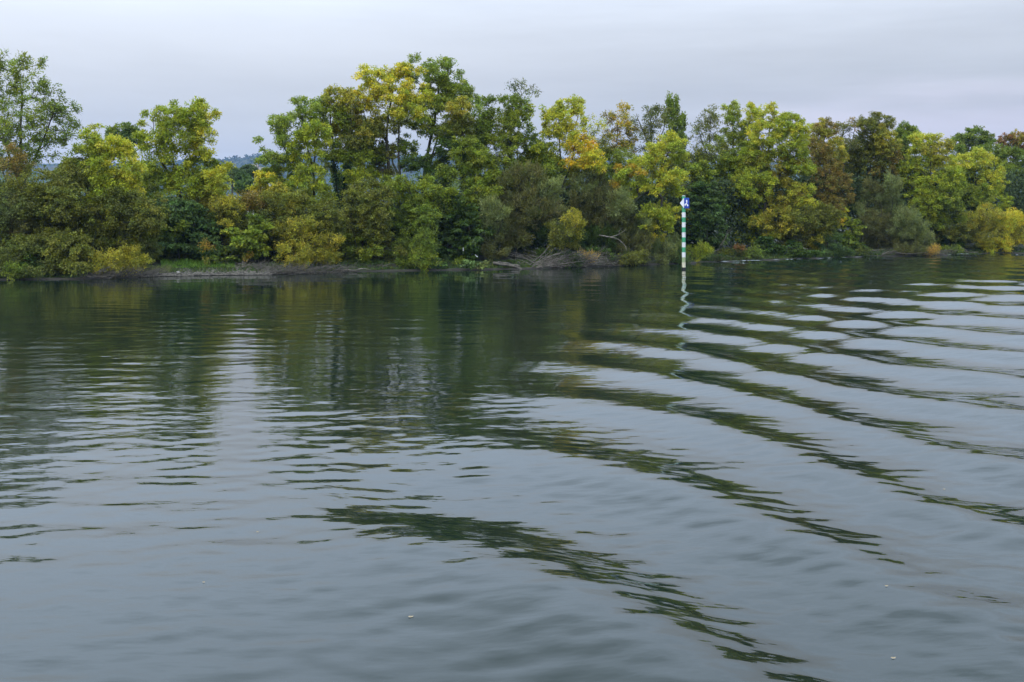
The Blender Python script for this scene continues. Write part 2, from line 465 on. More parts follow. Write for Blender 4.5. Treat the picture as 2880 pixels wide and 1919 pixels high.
STY = {
    'ash': dict(L=.165, W=.08, cr=.32, n=54, dens=3.0, st=1.25, up=-.15, flat=.75, twig=2),
    'sparse': dict(L=.17, W=.075, cr=.34, n=22, dens=1.7, st=1.3, up=.3, flat=.8, twig=5),
    'thin': dict(L=.17, W=.075, cr=.36, n=36, dens=2.2, st=1.3, up=.2, flat=.8, twig=4),
    'thorn': dict(L=.13, W=.085, cr=.30, n=56, dens=3.2, st=1.9, up=-.55, flat=.65, twig=1),
    'broad': dict(L=.24, W=.15, cr=.36, n=34, dens=3.0, st=1.3, up=-.2, flat=.45, twig=1),
    'willow': dict(L=.21, W=.04, cr=.30, n=70, dens=3.2, st=1.7, up=.9, flat=1., twig=3),
    'fine': dict(L=.12, W=.06, cr=.30, n=64, dens=3.2, st=1.3, up=.2, flat=.9, twig=3),
    'poplar': dict(L=.20, W=.13, cr=.30, n=40, dens=3.0, st=2.0, up=2.5, flat=1., twig=1),
    'round': dict(L=.30, W=.18, cr=.55, n=46, dens=3.2, st=1.1, up=0., flat=.8, twig=1),
}
N_LEAVES = [0]


def unit(a): return a / (np.linalg.norm(a, axis=-1, keepdims=True) + 1e-9)


def leaf_mesh(C, D, L, W):
    n = len(C)
    nrm = unit(rng.normal(0, 1, (n, 3)) + np.array([0, -.25, .55]))
    s = unit(np.cross(D, nrm))
    L = L[:, None]; W = W[:, None]
    v = np.stack([C - D * L * .4 + s * W * .55, C + D * L * .6, C - D * L * .4 - s * W * .55], 1)
    return v.reshape(-1, 3), np.arange(3 * n).reshape(n, 3)


def crown_geometry(lobes, Y, sty, hole=.05, scale=1.0, dj=1.2, seedv=0.):
    """lobes: (u, v, ru, rv, palette[, dY]) -> clump centres, leaf arrays"""
    S = dict(STY[sty]); CC, OUT, PK = [], [], []
    if sty not in ('poplar', 'sparse', 'round'):
        sat = []
        for lb in lobes:                        # small side sprays break the outline of every bough
            if min(lb[2], lb[3]) < 18: continue
            for _ in range(2):
                a_ = rng.uniform(-.5, 3.64); f_ = rng.uniform(.28, .42)
                sat.append((lb[0] + math.cos(a_) * lb[2] * rng.uniform(.95, 1.15), lb[1] - math.sin(a_) * lb[3] * rng.uniform(.9, 1.1), lb[2] * f_, lb[3] * f_, lb[4]))
        lobes = list(lobes) + sat
    k = scale
    for lb in lobes:
        u, v, ru, rv, pal = lb[:5]; dy = lb[5] if len(lb) > 5 else rng.uniform(-dj, dj)
        c = P(u, v, Y + dy); m = (Y + dy) / F_PX
        rx, rz = ru * m, rv * m; ry = (rx + rz) * .5 * .9
        rr = S['cr'] * k
        gro = 1.2 if sty in ('ash', 'thin', 'sparse') else (.95 if sty == 'poplar' else 1.12)
        c[2] -= (gro - 1) * rz * .6; rx *= gro; rz *= gro; ry *= gro
        rx, ry, rz = max(rx - rr * .25, rr * .6), max(ry - rr * .25, rr * .6), max(rz - rr * .25, rr * .6)
        n = int(S['dens'] * (1.8 if sty == 'ash' else 1.55) * rx * rz / (rr * rr)) + 2
        d = unit(rng.normal(0, 1, (n, 3))); r = rng.uniform(.18, 1, n) ** .42
        r *= 1 + .10 * np.sin(d[:, 0] * 5 + u) + .09 * np.sin(d[:, 2] * 6 + v)
        q = c + d * r[:, None] * np.array([rx, ry, rz])
        keep = []
        for p in q:
            keep.append(noise.noise(Vector((p[0] * .75 + seedv, p[1] * .75, p[2] * .75))) > -.5 + hole * 1.2)
        keep = np.array(keep)
        q, d = q[keep], d[keep]
        CC.append(q); OUT.append(d); PK += [pal] * len(q)
    return np.concatenate(CC), np.concatenate(OUT), PK, S


def leaves_for(CC, OUT, PK, S, scale=1.0):
    allC, allD, allL, allW, allc = [], [], [], [], []
    for i in range(len(CC)):
        n = max(4, int(S['n'] * rng.uniform(.55, 1.3)))
        ax = unit(OUT[i] * 1.0 + np.array([0, 0, S['up']]) + rng.normal(0, .3, 3))
        off = rng.normal(0, 1, (n, 3)); off = unit(off) * (rng.uniform(0, 1, (n, 1)) ** .5)
        off = off * np.array([1, 1, S['flat']])
        along = off @ ax
        off = off + ax * (along * (S['st'] - 1))[:, None]
        rr = S['cr'] * scale * rng.uniform(.7, 1.25)
        c = CC[i] + off * rr
        D = unit(ax * .7 + off * .8 + rng.normal(0, .45, (n, 3)) + np.array([0, 0, -.15 if S['up'] < .5 else .25]))
        L = S['L'] * scale * rng.uniform(.6, 1.25, n); W = S['W'] * scale * rng.uniform(.7, 1.3, n)
        pal = PAL[PK[i]]
        w = np.array([p[1] for p in pal], float); w /= w.sum()
        cols = np.array([p[0] for p in pal])
        dom = rng.choice(len(pal), p=w)
        pick = rng.choice(len(pal), n, p=w); pick = np.where(rng.uniform(0, 1, n) < .6, dom, pick)
        cc = cols[pick] * rng.uniform(.78, 1.25, (n, 1)) * rng.uniform(.85, 1.15) * np.array([rng.uniform(.9, 1.1), 1, rng.uniform(.8, 1.2)])
        allC.append(c); allD.append(D); allL.append(L); allW.append(W); allc.append(cc)
    C = np.concatenate(allC); D = np.concatenate(allD)
    V, Fq = leaf_mesh(C, D, np.concatenate(allL), np.concatenate(allW))
    N_LEAVES[0] += len(C)
    return V, Fq, np.repeat(np.concatenate(allc), 3, axis=0)


def skeleton(paths, CC, r_base, twigs, thick=.011, rr=.34, scale=1.0):
    """trunk paths (lists of points) then boughs that reach every clump"""
    nodes, parent, fixed = [], [], []
    for pts, rb in paths:
        first = -1
        _, P2 = path_segs(pts, 1, 1, 4, .02)
        if nodes:
            dd = np.linalg.norm(np.array(nodes) - P2[0], axis=1)
            first = int(dd.argmin())
        m = len(P2)
        for i, p in enumerate(P2):
            nodes.append(p); parent.append(first if i == 0 else len(nodes) - 2)
            fixed.append(rb * (1 - .72 * i / (m - 1)))
    nt_ = len(nodes)
    arr = list(nodes)
    ref = np.array(nodes[-1])
    dist = np.array([min(np.linalg.norm(np.array(nodes[:nt_]) - c, axis=1)) for c in CC])
    plen = [0.] * nt_
    order = np.argsort(dist)
    NA = np.zeros((nt_ + 2 * len(CC) + 4, 3)); NA[:nt_] = np.array(nodes); PL = np.zeros(len(NA)); cnt = nt_
    par = list(parent)
    for i in order:
        c = CC[i]
        d = np.linalg.norm(NA[:cnt] - c, axis=1)
        cost = d + .18 * PL[:cnt] + .9 * np.maximum(NA[:cnt, 2] - c[2], 0)
        j = int(cost.argmin())
        mid = .5 * (NA[j] + c) + rng.normal(0, .06, 3) * d[j] + np.array([0, 0, .04]) * d[j]
        NA[cnt] = mid; PL[cnt] = PL[j] + d[j] * .5; par.append(j); cnt += 1
        NA[cnt] = c; PL[cnt] = PL[j] + d[j]; par.append(cnt - 1); cnt += 1
    load = np.zeros(cnt); load[nt_:] = .5
    for i in range(cnt - 1, -1, -1):
        if par[i] >= 0: load[par[i]] += load[i]
    rad = thick * scale * np.maximum(load, .3) ** .43
    for i in range(nt_): rad[i] = fixed[i]
    segs = []
    for i in range(cnt):
        if par[i] >= 0:
            r0 = min(rad[par[i]], rad[i] * 1.6 if i >= nt_ else 9); segs.append((NA[par[i]], NA[i], r0, rad[i]))
    V1, F1 = tubes(segs[:nt_ - 1], 8); 
    rest = segs[nt_ - 1:]; big = [q for q in rest if q[2] > .03]; sml = [q for q in rest if q[2] <= .03]
    Va_, Fa_ = tubes(big, 5); Vb_, Fb_ = tubes(sml, 3)
    V2 = np.concatenate([Va_, Vb_]); F2 = np.concatenate([Fa_, Fb_ + len(Va_)])
    tw = []
    for c in CC:
        for _ in range(twigs):
            d = unit(rng.normal(0, 1, 3) + np.array([0, 0, .35])); L = rr * rng.uniform(.7, 1.5) * scale
            tw.append((c, c + d * L + np.array([0, 0, -.04]), .009 * scale, .004 * scale))
    V3, F3 = tubes(tw, 3)
    return (V1, F1), (np.concatenate([V2, V3]), np.concatenate([F2, F3 + len(V2)]))


PLANTS = []


def plant(name, label, cat, lobes, back, sty, paths=None, r=.16, group=None, Y=None, hole=.06, twig=None, bark=None, scale=1.0, dj=1.2, dens=1.0, nmul=1.0, thick=.011):
    um = sum(l[0] for l in lobes) / len(lobes)
    Y0 = Y if Y else bank_at_u(paths[0][0][0] if paths else um) + back
    CC, OUT, PK, S = crown_geometry(lobes, Y0, sty, hole, scale, dj, seedv=len(PLANTS) * 3.1)
    if dens < 1: 
        kk = rng.uniform(0, 1, len(CC)) < dens; CC, OUT = CC[kk], OUT[kk]; PK = [p for p, q in zip(PK, kk) if q]
    S['n'] *= nmul
    pp = []
    if paths:
        for k, pt in enumerate(paths):
            rb = r
            pts = [P(p[0], p[1], Y0 + (p[2] if len(p) > 2 else 0)) for p in pt]
            if k == 0:
                b0 = pts[0].copy(); b0[2] = float(ground_z(b0[0], b0[1])) - .15
                if pts[0][2] - b0[2] > .3: pts = [b0] + pts
                else: pts[0][2] = b0[2]
            else: rb = r * .62
            pp.append((pts, rb))
        basep = pp[0][0][0]
    else:
        c = CC.mean(0); x0 = c[0]; z0 = float(ground_z(x0, Y0))
        basep = np.array([x0, Y0, z0 - .15])
        for k in range(3):
            a = rng.uniform(0, 6.28); top = c + np.array([math.cos(a) * .9, math.sin(a) * .6, (c[2] - z0) * .1])
            top[2] = max(top[2], z0 + .4)
            pp.append(([basep + np.array([math.cos(a) * .12, math.sin(a) * .12, 0]), .5 * (basep + top) + rng.normal(0, .12, 3), top], r * (.8 if k == 0 else .6)))
    root = empty(name, (basep[0], basep[1], basep[2] + .15))
    kb = rng.uniform(0, 1, len(CC)) < .42
    (Va, Fa), (Vb, Fb) = skeleton(pp, CC[kb] if kb.sum() > 4 else CC, r, S['twig'] if twig is None else twig, thick=thick, rr=S['cr'], scale=scale)
    bm = bark or M_bark
    mesh_obj('trunk' if cat == 'tree' else 'stem', Va, Fa, bm, root, smooth_sh=True)
    mesh_obj('branches', Vb, Fb, bm, root)
    V, Fq, cols = leaves_for(CC, OUT, PK, S, scale)
    mesh_obj('crown' if cat == 'tree' else 'foliage', V, Fq, M_leaf, root, colors=cols)
    tag(root, label, cat, group)
    PLANTS.append((name, len(Fq)))
    return root

# ------------------------------------------------------------------ haze over the plain
hz = bpy.data.meshes.new('haze')
xv, yv, zv_ = (-2300, 2000), (-70, 3700), (-2.6, 190)
hz.from_pydata([(x, y, z) for z in zv_ for y in yv for x in xv], [], [(0, 2, 3, 1), (4, 5, 7, 6), (0, 1, 5, 4), (2, 6, 7, 3), (0, 4, 6, 2), (1, 3, 7, 5)])
mh = bpy.data.materials.new('haze'); mh.use_nodes = True; th_ = mh.node_tree; th_.nodes.clear()
pv = th_.nodes.new('ShaderNodeVolumePrincipled'); pv.inputs['Density'].default_value = .00013; pv.inputs['Color'].default_value = (.29, .48, .86, 1)
ho = th_.nodes.new('ShaderNodeOutputMaterial'); th_.links.new(pv.outputs[0], ho.inputs['Volume'])
hz.materials.append(mh); o = bpy.data.objects.new('haze', hz); COL.objects.link(o); tag(o, 'thin blue haze over river and plain', None, None, 'stuff')
GT, GS = 'trees along the far bank', 'bushes along the far bank'
# ---- left end
plant('ash_tree', 'tall dull green ash with bare twigs showing, cut by the left edge', 'tree',
      [(20, 230, 60, 75, 'mid'), (80, 200, 45, 50, 'mid'), (60, 320, 75, 70, 'mid'), (140, 270, 42, 48, 'green'), (135, 350, 60, 60, 'green'), (180, 330, 34, 45, 'green'),
       (40, 420, 60, 50, 'green'), (120, 420, 50, 40, 'green'), (-60, 300, 80, 130, 'green')], 7, 'thin',
      [[(60, 640), (62, 520), (58, 400), (62, 260)], [(62, 520), (110, 420), (150, 320)], [(60, 540), (20, 420), (-20, 300)]], .2, GT, hole=.22, twig=5)
plant('ash_tree', 'small yellow-tipped ash with narrow top spire, right of the tall left tree', 'tree',
      [(268, 350, 17, 26, 'limey'), (255, 395, 26, 28, 'lime'), (315, 415, 55, 38, 'limey'), (345, 460, 50, 45, 'limey'), (290, 470, 45, 45, 'lime'), (235, 440, 42, 42, 'mid'),
       (365, 520, 34, 38, 'limey'), (320, 530, 45, 36, 'lime'), (205, 490, 40, 40, 'olive'), (275, 560, 35, 22, 'lime')], 5, 'ash',
      [[(252, 640), (250, 570), (248, 500), (268, 370)], [(250, 560), (215, 490), (205, 450)], [(250, 540), (300, 470), (330, 420)]], .11, GT)
plant('oak_tree', 'dark rounded tree top peeping between two lime crowns at left', 'tree',
      [(345, 372, 42, 25, 'green'), (370, 385, 42, 30, 'dark'), (320, 385, 25, 22, 'green')], 60, 'round', [[(350, 560), (350, 470), (350, 400)]], .3, GT)
plant('ash_tree', 'lime green round-crowned ash left of the gap with hills', 'tree',
      [(430, 335, 32, 28, 'lime'), (485, 320, 38, 35, 'lime'), (545, 325, 42, 38, 'lime'), (578, 345, 34, 40, 'limey'), (430, 390, 42, 42, 'lime'), (500, 385, 55, 42, 'lime'), (575, 405, 38, 42, 'limey'),
       (470, 460, 62, 42, 'lime'), (560, 470, 52, 36, 'mid'), (445, 510, 50, 36, 'mid'), (530, 520, 62, 34, 'lime'), (610, 505, 36, 40, 'limey'), (640, 470, 14, 14, 'limey'), (585, 535, 42, 24, 'lime')], 6, 'ash',
      [[(510, 640), (505, 540), (490, 470), (478, 380)], [(500, 510), (540, 440), (560, 380)], [(500, 520), (450, 450), (435, 390)]], .14, GT, hole=.2)
plant('hawthorn_bush', 'rust-tinged grey-green bush at the left edge', 'bush',
      [(40, 460, 45, 40, 'brown'), (60, 530, 50, 50, 'olive'), (35, 590, 45, 50, 'greygreen'), (70, 620, 45, 45, 'greybrown'), (30, 670, 40, 40, 'brown')], 4, 'fine', None, .07, GS)
plant('hawthorn_bush', 'olive thorn bush below the spire-topped ash', 'bush',
      [(150, 520, 50, 50, 'olive'), (190, 570, 62, 50, 'olive'), (110, 580, 50, 50, 'darkol'), (150, 640, 72, 52, 'olive'), (215, 620, 60, 50, 'olive')], 3.6, 'thorn', None, .08, GS)
plant('hawthorn_bush', 'dark overhanging thorn bush by the water at lower left', 'bush',
      [(60, 710, 60, 50, 'darkol'), (120, 690, 70, 52, 'olive'), (190, 700, 66, 50, 'olive'), (90, 745, 40, 26, 'dark'), (160, 740, 45, 28, 'darkol'), (-50, 650, 60, 110, 'darkol')], 2., 'thorn', None, .07, GS)
plant('hawthorn_bush', 'arching brown-green thorn bush above the yellow willow scrub', 'bush',
      [(300, 600, 50, 46, 'olive'), (350, 640, 62, 50, 'olive'), (280, 660, 58, 48, 'olive'), (240, 720, 46, 36, 'olive'), (330, 570, 52, 34, 'darkol'), (420, 600, 46, 52, 'olive'), (400, 680, 46, 50, 'darkol')], 3., 'thorn', None, .07, GS)
plant('willow_bush', 'yellow-olive willow scrub at the waterline, left of the gravel beach', 'bush',
      [(300, 738, 42, 34, 'olivey'), (345, 712, 30, 24, 'olivey'), (385, 725, 40, 38, 'olivey'), (335, 755, 50, 24, 'olivey')], .9, 'fine', None, .035, GS, hole=.05)
plant('dogwood_bush', 'blue-green broad-leaved bush behind the gravel beach', 'bush',
      [(500, 590, 50, 42, 'bluegreen'), (550, 620, 52, 42, 'bluegreen'), (470, 650, 46, 50, 'green'), (530, 680, 55, 42, 'bluegreen'), (460, 720, 46, 30, 'green'), (590, 690, 46, 42, 'bluegreen'), (540, 730, 46, 20, 'green')], 3.2, 'broad', None, .07, GS)
plant('hazel_bush', 'olive-brown bush sloping down right below the lime ash', 'bush',
      [(590, 560, 46, 36, 'olivey'), (640, 590, 42, 46, 'olivey'), (620, 630, 50, 42, 'olive'), (665, 640, 42, 46, 'olive')], 4.2, 'fine', None, .07, GS)
plant('dogwood_bush', 'bright green layered bush right of the gravel beach', 'bush',
      [(690, 660, 50, 36, 'mid'), (720, 690, 36, 34, 'mid'), (670, 700, 46, 36, 'green'), (730, 640, 34, 34, 'green'), (640, 730, 42, 20, 'green')], 2.4, 'broad', None, .06, GS)
plant('sumac_shrub', 'small orange-leaved shrub behind the driftwood on the beach', 'shrub',
      [(585, 690, 16, 16, 'rust'), (695, 718, 12, 16, 'rust'), (580, 735, 14, 8, 'rust')], 1.9, 'fine', None, .03, GS)
# ---- the gap
plant('ash_tree', 'small bright yellow tree in the gap in front of the dark wood', 'tree',
      [(725, 500, 16, 18, 'yellow'), (745, 500, 16, 16, 'yellow'), (735, 525, 26, 20, 'yellow'), (720, 560, 18, 12, 'gold'), (760, 495, 10, 10, 'yellow')], 8, 'ash', [[(735, 640), (735, 560), (733, 500)]], .07, GT, hole=.0)
plant('bramble_bush', 'dull brown bramble under the small yellow tree in the gap', 'bush',
      [(690, 560, 30, 24, 'brown'), (730, 572, 42, 22, 'brown'), (770, 565, 34, 26, 'olive'), (700, 600, 46, 30, 'olive'), (760, 610, 46, 34, 'olive')], 5, 'fine', None, .05, GS)
plant('hawthorn_bush', 'long olive-brown thorn bush between the gap and the ivy-clad tree', 'bush',
      [(800, 570, 50, 42, 'olivey'), (860, 590, 62, 42, 'olive'), (920, 610, 56, 42, 'olive'), (820, 630, 62, 40, 'olive'), (900, 650, 55, 40, 'darkol'), (750, 650, 34, 50, 'darkol')], 3.6, 'thorn', None, .08, GS)
plant('willow_bush', 'large yellow-olive willow bush above the dead brush at the waterline', 'bush',
      [(810, 660, 42, 40, 'olivey'), (860, 670, 52, 46, 'olivey'), (915, 690, 42, 42, 'olivey'), (830, 715, 50, 40, 'olivey'), (890, 725, 55, 34, 'olivey'), (855, 745, 20, 16, 'yellow')], 1.3, 'fine', None, .05, GS, hole=.06)
# ---- centre left trees
plant('ash_tree', 'light green loose ash leaning left over the gap', 'tree',
      [(790, 345, 28, 24, 'ashgreen'), (765, 395, 34, 28, 'ashgreen'), (830, 350, 40, 36, 'ashgreen'), (860, 305, 34, 34, 'ashgreen'), (795, 420, 46, 34, 'ashgreen'), (750, 440, 24, 20, 'ashgreen'), (850, 415, 46, 38, 'lime'),
       (815, 480, 52, 36, 'mid'), (890, 370, 36, 34, 'lime'), (780, 520, 46, 32, 'mid'), (865, 500, 42, 36, 'lime'), (900, 550, 44, 32, 'lime'), (830, 550, 40, 26, 'lime')], 6, 'ash',
      [[(890, 640), (884, 560), (880, 480), (862, 400), (850, 330)], [(882, 530), (830, 470), (790, 400), (780, 370)], [(880, 480), (890, 400), (880, 320)]], .11, GT, hole=.24, twig=3)
tr = plant('ash_tree', 'olive ash with two ivy-clad stems left of the tallest tree', 'tree',
      [(905, 275, 34, 26, 'mid'), (955, 275, 42, 30, 'olivey'), (930, 320, 55, 36, 'mid'), (985, 310, 34, 36, 'olivey'), (900, 360, 42, 34, 'mid'), (970, 375, 52, 42, 'olivey'), (1000, 430, 46, 34, 'mid'),
       (930, 420, 36, 26, 'mid'), (1010, 500, 42, 30, 'lime'), (1010, 380, 36, 40, 'olive'), (905, 470, 30, 26, 'lime')], 7, 'ash',
      [[(958, 660), (950, 560), (942, 480), (934, 380), (925, 300)], [(955, 590), (975, 490), (990, 400), (985, 320)]], .13, GT, hole=.25, twig=4)
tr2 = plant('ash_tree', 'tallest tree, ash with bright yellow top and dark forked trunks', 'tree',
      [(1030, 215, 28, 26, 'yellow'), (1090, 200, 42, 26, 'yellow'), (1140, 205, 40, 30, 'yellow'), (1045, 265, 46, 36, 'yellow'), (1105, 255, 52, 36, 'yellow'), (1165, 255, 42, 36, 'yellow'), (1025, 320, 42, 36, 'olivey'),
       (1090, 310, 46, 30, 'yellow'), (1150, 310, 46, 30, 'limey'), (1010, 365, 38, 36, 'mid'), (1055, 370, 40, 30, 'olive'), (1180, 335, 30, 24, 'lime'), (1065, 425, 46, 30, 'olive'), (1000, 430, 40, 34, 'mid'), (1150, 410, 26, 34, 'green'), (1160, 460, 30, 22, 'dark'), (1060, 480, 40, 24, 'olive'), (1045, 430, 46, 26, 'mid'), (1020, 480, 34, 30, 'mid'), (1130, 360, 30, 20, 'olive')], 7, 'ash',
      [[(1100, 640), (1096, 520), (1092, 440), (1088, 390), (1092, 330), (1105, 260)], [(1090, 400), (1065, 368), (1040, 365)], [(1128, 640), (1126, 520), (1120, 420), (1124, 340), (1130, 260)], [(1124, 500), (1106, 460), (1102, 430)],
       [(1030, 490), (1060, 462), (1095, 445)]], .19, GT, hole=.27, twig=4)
plant('ash_tree', 'tall green ash right behind the yellow-topped tallest tree', 'tree',
      [(1168, 172, 16, 20, 'ashgreen'), (1160, 205, 24, 24, 'green'), (1205, 200, 20, 26, 'ashgreen'), (1240, 195, 30, 30, 'ashgreen'), (1270, 200, 24, 24, 'ashgreen'), (1235, 245, 50, 36, 'mid'), (1285, 260, 36, 42, 'ashgreen'), (1215, 290, 42, 36, 'mid'), (1195, 350, 36, 30, 'mid'), (1230, 440, 34, 30, 'green'),
       (1270, 320, 50, 42, 'mid'), (1330, 310, 30, 36, 'ashgreen'), (1245, 360, 50, 34, 'mid'), (1300, 380, 50, 42, 'mid'), (1345, 380, 34, 46, 'green')], 8.5, 'ash',
      [[(1190, 640), (1192, 510), (1205, 420), (1225, 330), (1235, 230)], [(1200, 460), (1235, 420), (1290, 350), (1300, 280)], [(1192, 530), (1215, 440), (1240, 360)]], .2, GT, hole=.22, twig=3)
plant('maple_tree', 'orange-flecked green tree below the tall green ash', 'tree',
      [(1290, 300, 30, 26, 'olivey'), (1300, 350, 30, 30, 'olive'), (1310, 430, 50, 40, 'mid'), (1260, 420, 42, 30, 'dark'), (1350, 480, 50, 46, 'mid'), (1290, 500, 55, 40, 'green'), (1340, 540, 50, 42, 'mid'), (1230, 500, 42, 30, 'dark')], 5, 'ash',
      [[(1320, 660), (1312, 540), (1305, 450), (1300, 350)]], .13, GT)
plant('sycamore_tree', 'green tree topped by a thin wiry branch reaching right', 'tree',
      [(1385, 290, 24, 24, 'green'), (1430, 290, 34, 26, 'green'), (1400, 345, 46, 42, 'mid'), (1460, 340, 40, 42, 'mid'), (1400, 420, 50, 50, 'mid'), (1460, 420, 50, 50, 'lime'), (1500, 400, 26, 40, 'green'), (1440, 500, 50, 42, 'mid'), (1500, 470, 40, 42, 'mid'), (1390, 520, 40, 30, 'green')], 6.5, 'ash',
      [[(1430, 660), (1432, 520), (1436, 400), (1440, 300), (1458, 262)]], .13, GT, hole=.12)
plant('sycamore_tree', 'wiry sparse treetop standing above the crown left of the yellow tree', 'tree',
      [(1445, 245, 22, 16, 'dark'), (1468, 235, 18, 14, 'darkol'), (1492, 250, 22, 12, 'darkol'), (1475, 275, 20, 18, 'green'), (1510, 262, 8, 6, 'darkol')], 7.5, 'sparse',
      [[(1455, 660), (1455, 480), (1458, 330), (1468, 262)]], .06, GT, hole=.0, twig=6)
for lab, lbs in [
    ('shaded green tree filling in behind the spire-topped and lime ashes', [(200, 500, 46, 36, 'mid'), (270, 500, 46, 36, 'green'), (390, 500, 40, 46, 'mid'), (420, 560, 46, 34, 'green'), (340, 560, 46, 36, 'olive'), (560, 560, 46, 26, 'green')]),
    ('shaded olive tree filling in behind the ivy-clad ash', [(850, 570, 42, 26, 'olive'), (930, 570, 46, 34, 'mid'), (1010, 550, 46, 34, 'olive'), (970, 500, 40, 26, 'mid'), (1080, 540, 40, 26, 'green')]),
    ('shaded green tree behind the bright yellow ash', [(1520, 460, 36, 40, 'mid'), (1560, 480, 36, 36, 'green'), (1690, 430, 30, 24, 'olive'), (1500, 520, 40, 34, 'green')]),
    ('dull olive tree filling in behind the twiggy one right of the poplar', [(1940, 450, 34, 26, 'olive'), (1990, 460, 36, 26, 'mid'), (2050, 470, 36, 30, 'mid'), (1900, 470, 30, 26, 'olive'), (2010, 510, 46, 30, 'green')]),
    ('dull green tree filling in behind the brown twiggy top', [(2380, 450, 36, 36, 'green'), (2420, 430, 30, 34, 'olive'), (2370, 510, 40, 36, 'green'), (2410, 560, 36, 36, 'dark'), (2280, 440, 26, 36, 'olive')])]:
    um = sum(q[0] for q in lbs) / len(lbs)
    plant('ash_tree', lab, 'tree', lbs, 11, 'ash', [[(um, 660), (um, 540), (um, min(q[1] for q in lbs))]], .1, GT, scale=1.15)
# ---- low mass in the centre
plant('elder_bush', 'yellow-flecked green bush hanging below the tallest trees', 'bush',
      [(1110, 530, 42, 30, 'mid'), (1180, 540, 46, 34, 'mid'), (1140, 590, 55, 40, 'green'), (1200, 610, 40, 36, 'green'), (1160, 650, 46, 34, 'green'), (1235, 560, 42, 36, 'mid')], 2.6, 'ash', None, .08, GS)
plant('hawthorn_bush', 'olive hanging thorn bush left of the dark hollow under the trees', 'bush',
      [(1010, 570, 50, 42, 'olive'), (1060, 570, 42, 50, 'olive'), (980, 630, 50, 42, 'olive'), (1050, 640, 55, 42, 'olive'), (1020, 690, 60, 36, 'mid'), (1080, 700, 42, 34, 'olive'), (960, 700, 46, 34, 'olive')], 2.4, 'thorn', None, .08, GS)
plant('willow_bush', 'rounded mid-green bush drooping to the water below the dark hollow', 'bush',
      [(1150, 700, 46, 30, 'green'), (1190, 725, 40, 32, 'mid'), (1140, 740, 40, 16, 'green'), (1200, 680, 36, 34, 'green')], 1., 'fine', None, .04, GS, hole=.05)
plant('holly_bush', 'dark green dense bush behind the white scraps at the waterline', 'bush',
      [(1250, 640, 46, 46, 'dark'), (1290, 600, 46, 46, 'dark'), (1320, 650, 46, 50, 'dark'), (1260, 700, 46, 36, 'bluegreen'), (1310, 715, 42, 30, 'dark'), (1240, 735, 24, 16, 'bluegreen')], 2.6, 'broad', None, .08, GS)
plant('willow_bush', 'pale grey-green willow tuft left of the big grey willow', 'bush',
      [(1385, 590, 34, 36, 'greygreen'), (1370, 640, 30, 30, 'greygreen'), (1400, 640, 30, 34, 'greygreen'), (1385, 700, 34, 30, 'greybrown')], 2.0, 'willow', None, .05, GS)
plant('grey_willow', 'broad grey-brown willow right of the tall trees', 'tree',
      [(1440, 530, 46, 50, 'greybrown'), (1490, 500, 46, 40, 'greybrown'), (1530, 540, 46, 46, 'greygreen'), (1470, 590, 52, 46, 'greybrown'), (1540, 590, 42, 42, 'greybrown'), (1430, 650, 46, 46, 'greybrown'), (1500, 640, 42, 34, 'dark')], 3.2, 'willow',
      [[(1450, 740), (1452, 650), (1455, 560)]], .09, GT)
plant('grey_willow', 'darkest grey willow bush between the yellow tree and the leaning ash', 'tree',
      [(1640, 520, 42, 46, 'greygreen'), (1690, 560, 52, 52, 'greybrown'), (1650, 600, 50, 50, 'greybrown'), (1720, 630, 46, 46, 'greybrown'), (1740, 580, 36, 40, 'greygreen'), (1780, 690, 46, 42, 'greybrown'), (1690, 660, 50, 36, 'dark'), (1800, 650, 28, 36, 'greygreen')], 3.4, 'willow',
      [[(1700, 740), (1705, 650), (1700, 570)]], .09, GT)
plant('elder_bush', 'shaded dark green bush under the two grey willows', 'bush',
      [(1480, 690, 50, 30, 'dark'), (1560, 660, 46, 36, 'dark'), (1440, 730, 40, 18, 'darkol'), (1620, 680, 40, 30, 'dark'), (1700, 720, 60, 24, 'dark'), (1760, 735, 40, 14, 'darkol')], 4, 'broad', None, .06, GS)
plant('willow_tree', 'small olive-yellow tree leaning right over the dead brush', 'tree',
      [(1605, 615, 26, 20, 'olivey'), (1620, 640, 20, 24, 'olivey'), (1575, 645, 28, 26, 'olive'), (1600, 675, 30, 26, 'olive'), (1560, 680, 20, 18, 'olive')], 1.2, 'fine',
      [[(1484, 750), (1530, 710), (1562, 670), (1590, 635)], [(1562, 670), (1600, 660), (1615, 650)]], .05, GT, hole=.05, bark=M_barkgrey)
plant('reed_clump', 'tan dead foliage at the tip of the fallen brush', 'shrub',
      [(1645, 715, 20, 13, 'tan'), (1665, 722, 18, 12, 'tan'), (1650, 735, 22, 10, 'brown')], 1.0, 'willow', None, .02, GS, hole=0.)
# ---- yellow tree and its neighbours
plant('ash_tree', 'bright yellow ash with dark trunk, in front of the right-hand grey willow', 'tree',
      [(1560, 310, 28, 24, 'limey'), (1610, 300, 32, 24, 'limey'), (1570, 350, 40, 34, 'limey'), (1620, 340, 30, 30, 'yellow'), (1600, 400, 30, 24, 'yellow'), (1635, 410, 36, 26, 'gold'), (1560, 410, 34, 42, 'lime'), (1620, 445, 40, 30, 'gold'),
       (1670, 450, 28, 30, 'yellow'), (1680, 480, 18, 20, 'yellow'), (1640, 480, 36, 24, 'yellow'), (1550, 470, 36, 36, 'mid'), (1590, 500, 40, 24, 'lime'), (1540, 520, 28, 24, 'mid')], 6, 'ash',
      [[(1580, 700), (1582, 590), (1580, 510), (1575, 420), (1572, 340)], [(1582, 520), (1610, 450), (1620, 350)], [(1583, 540), (1630, 500), (1660, 470)]], .14, GT, hole=.16)
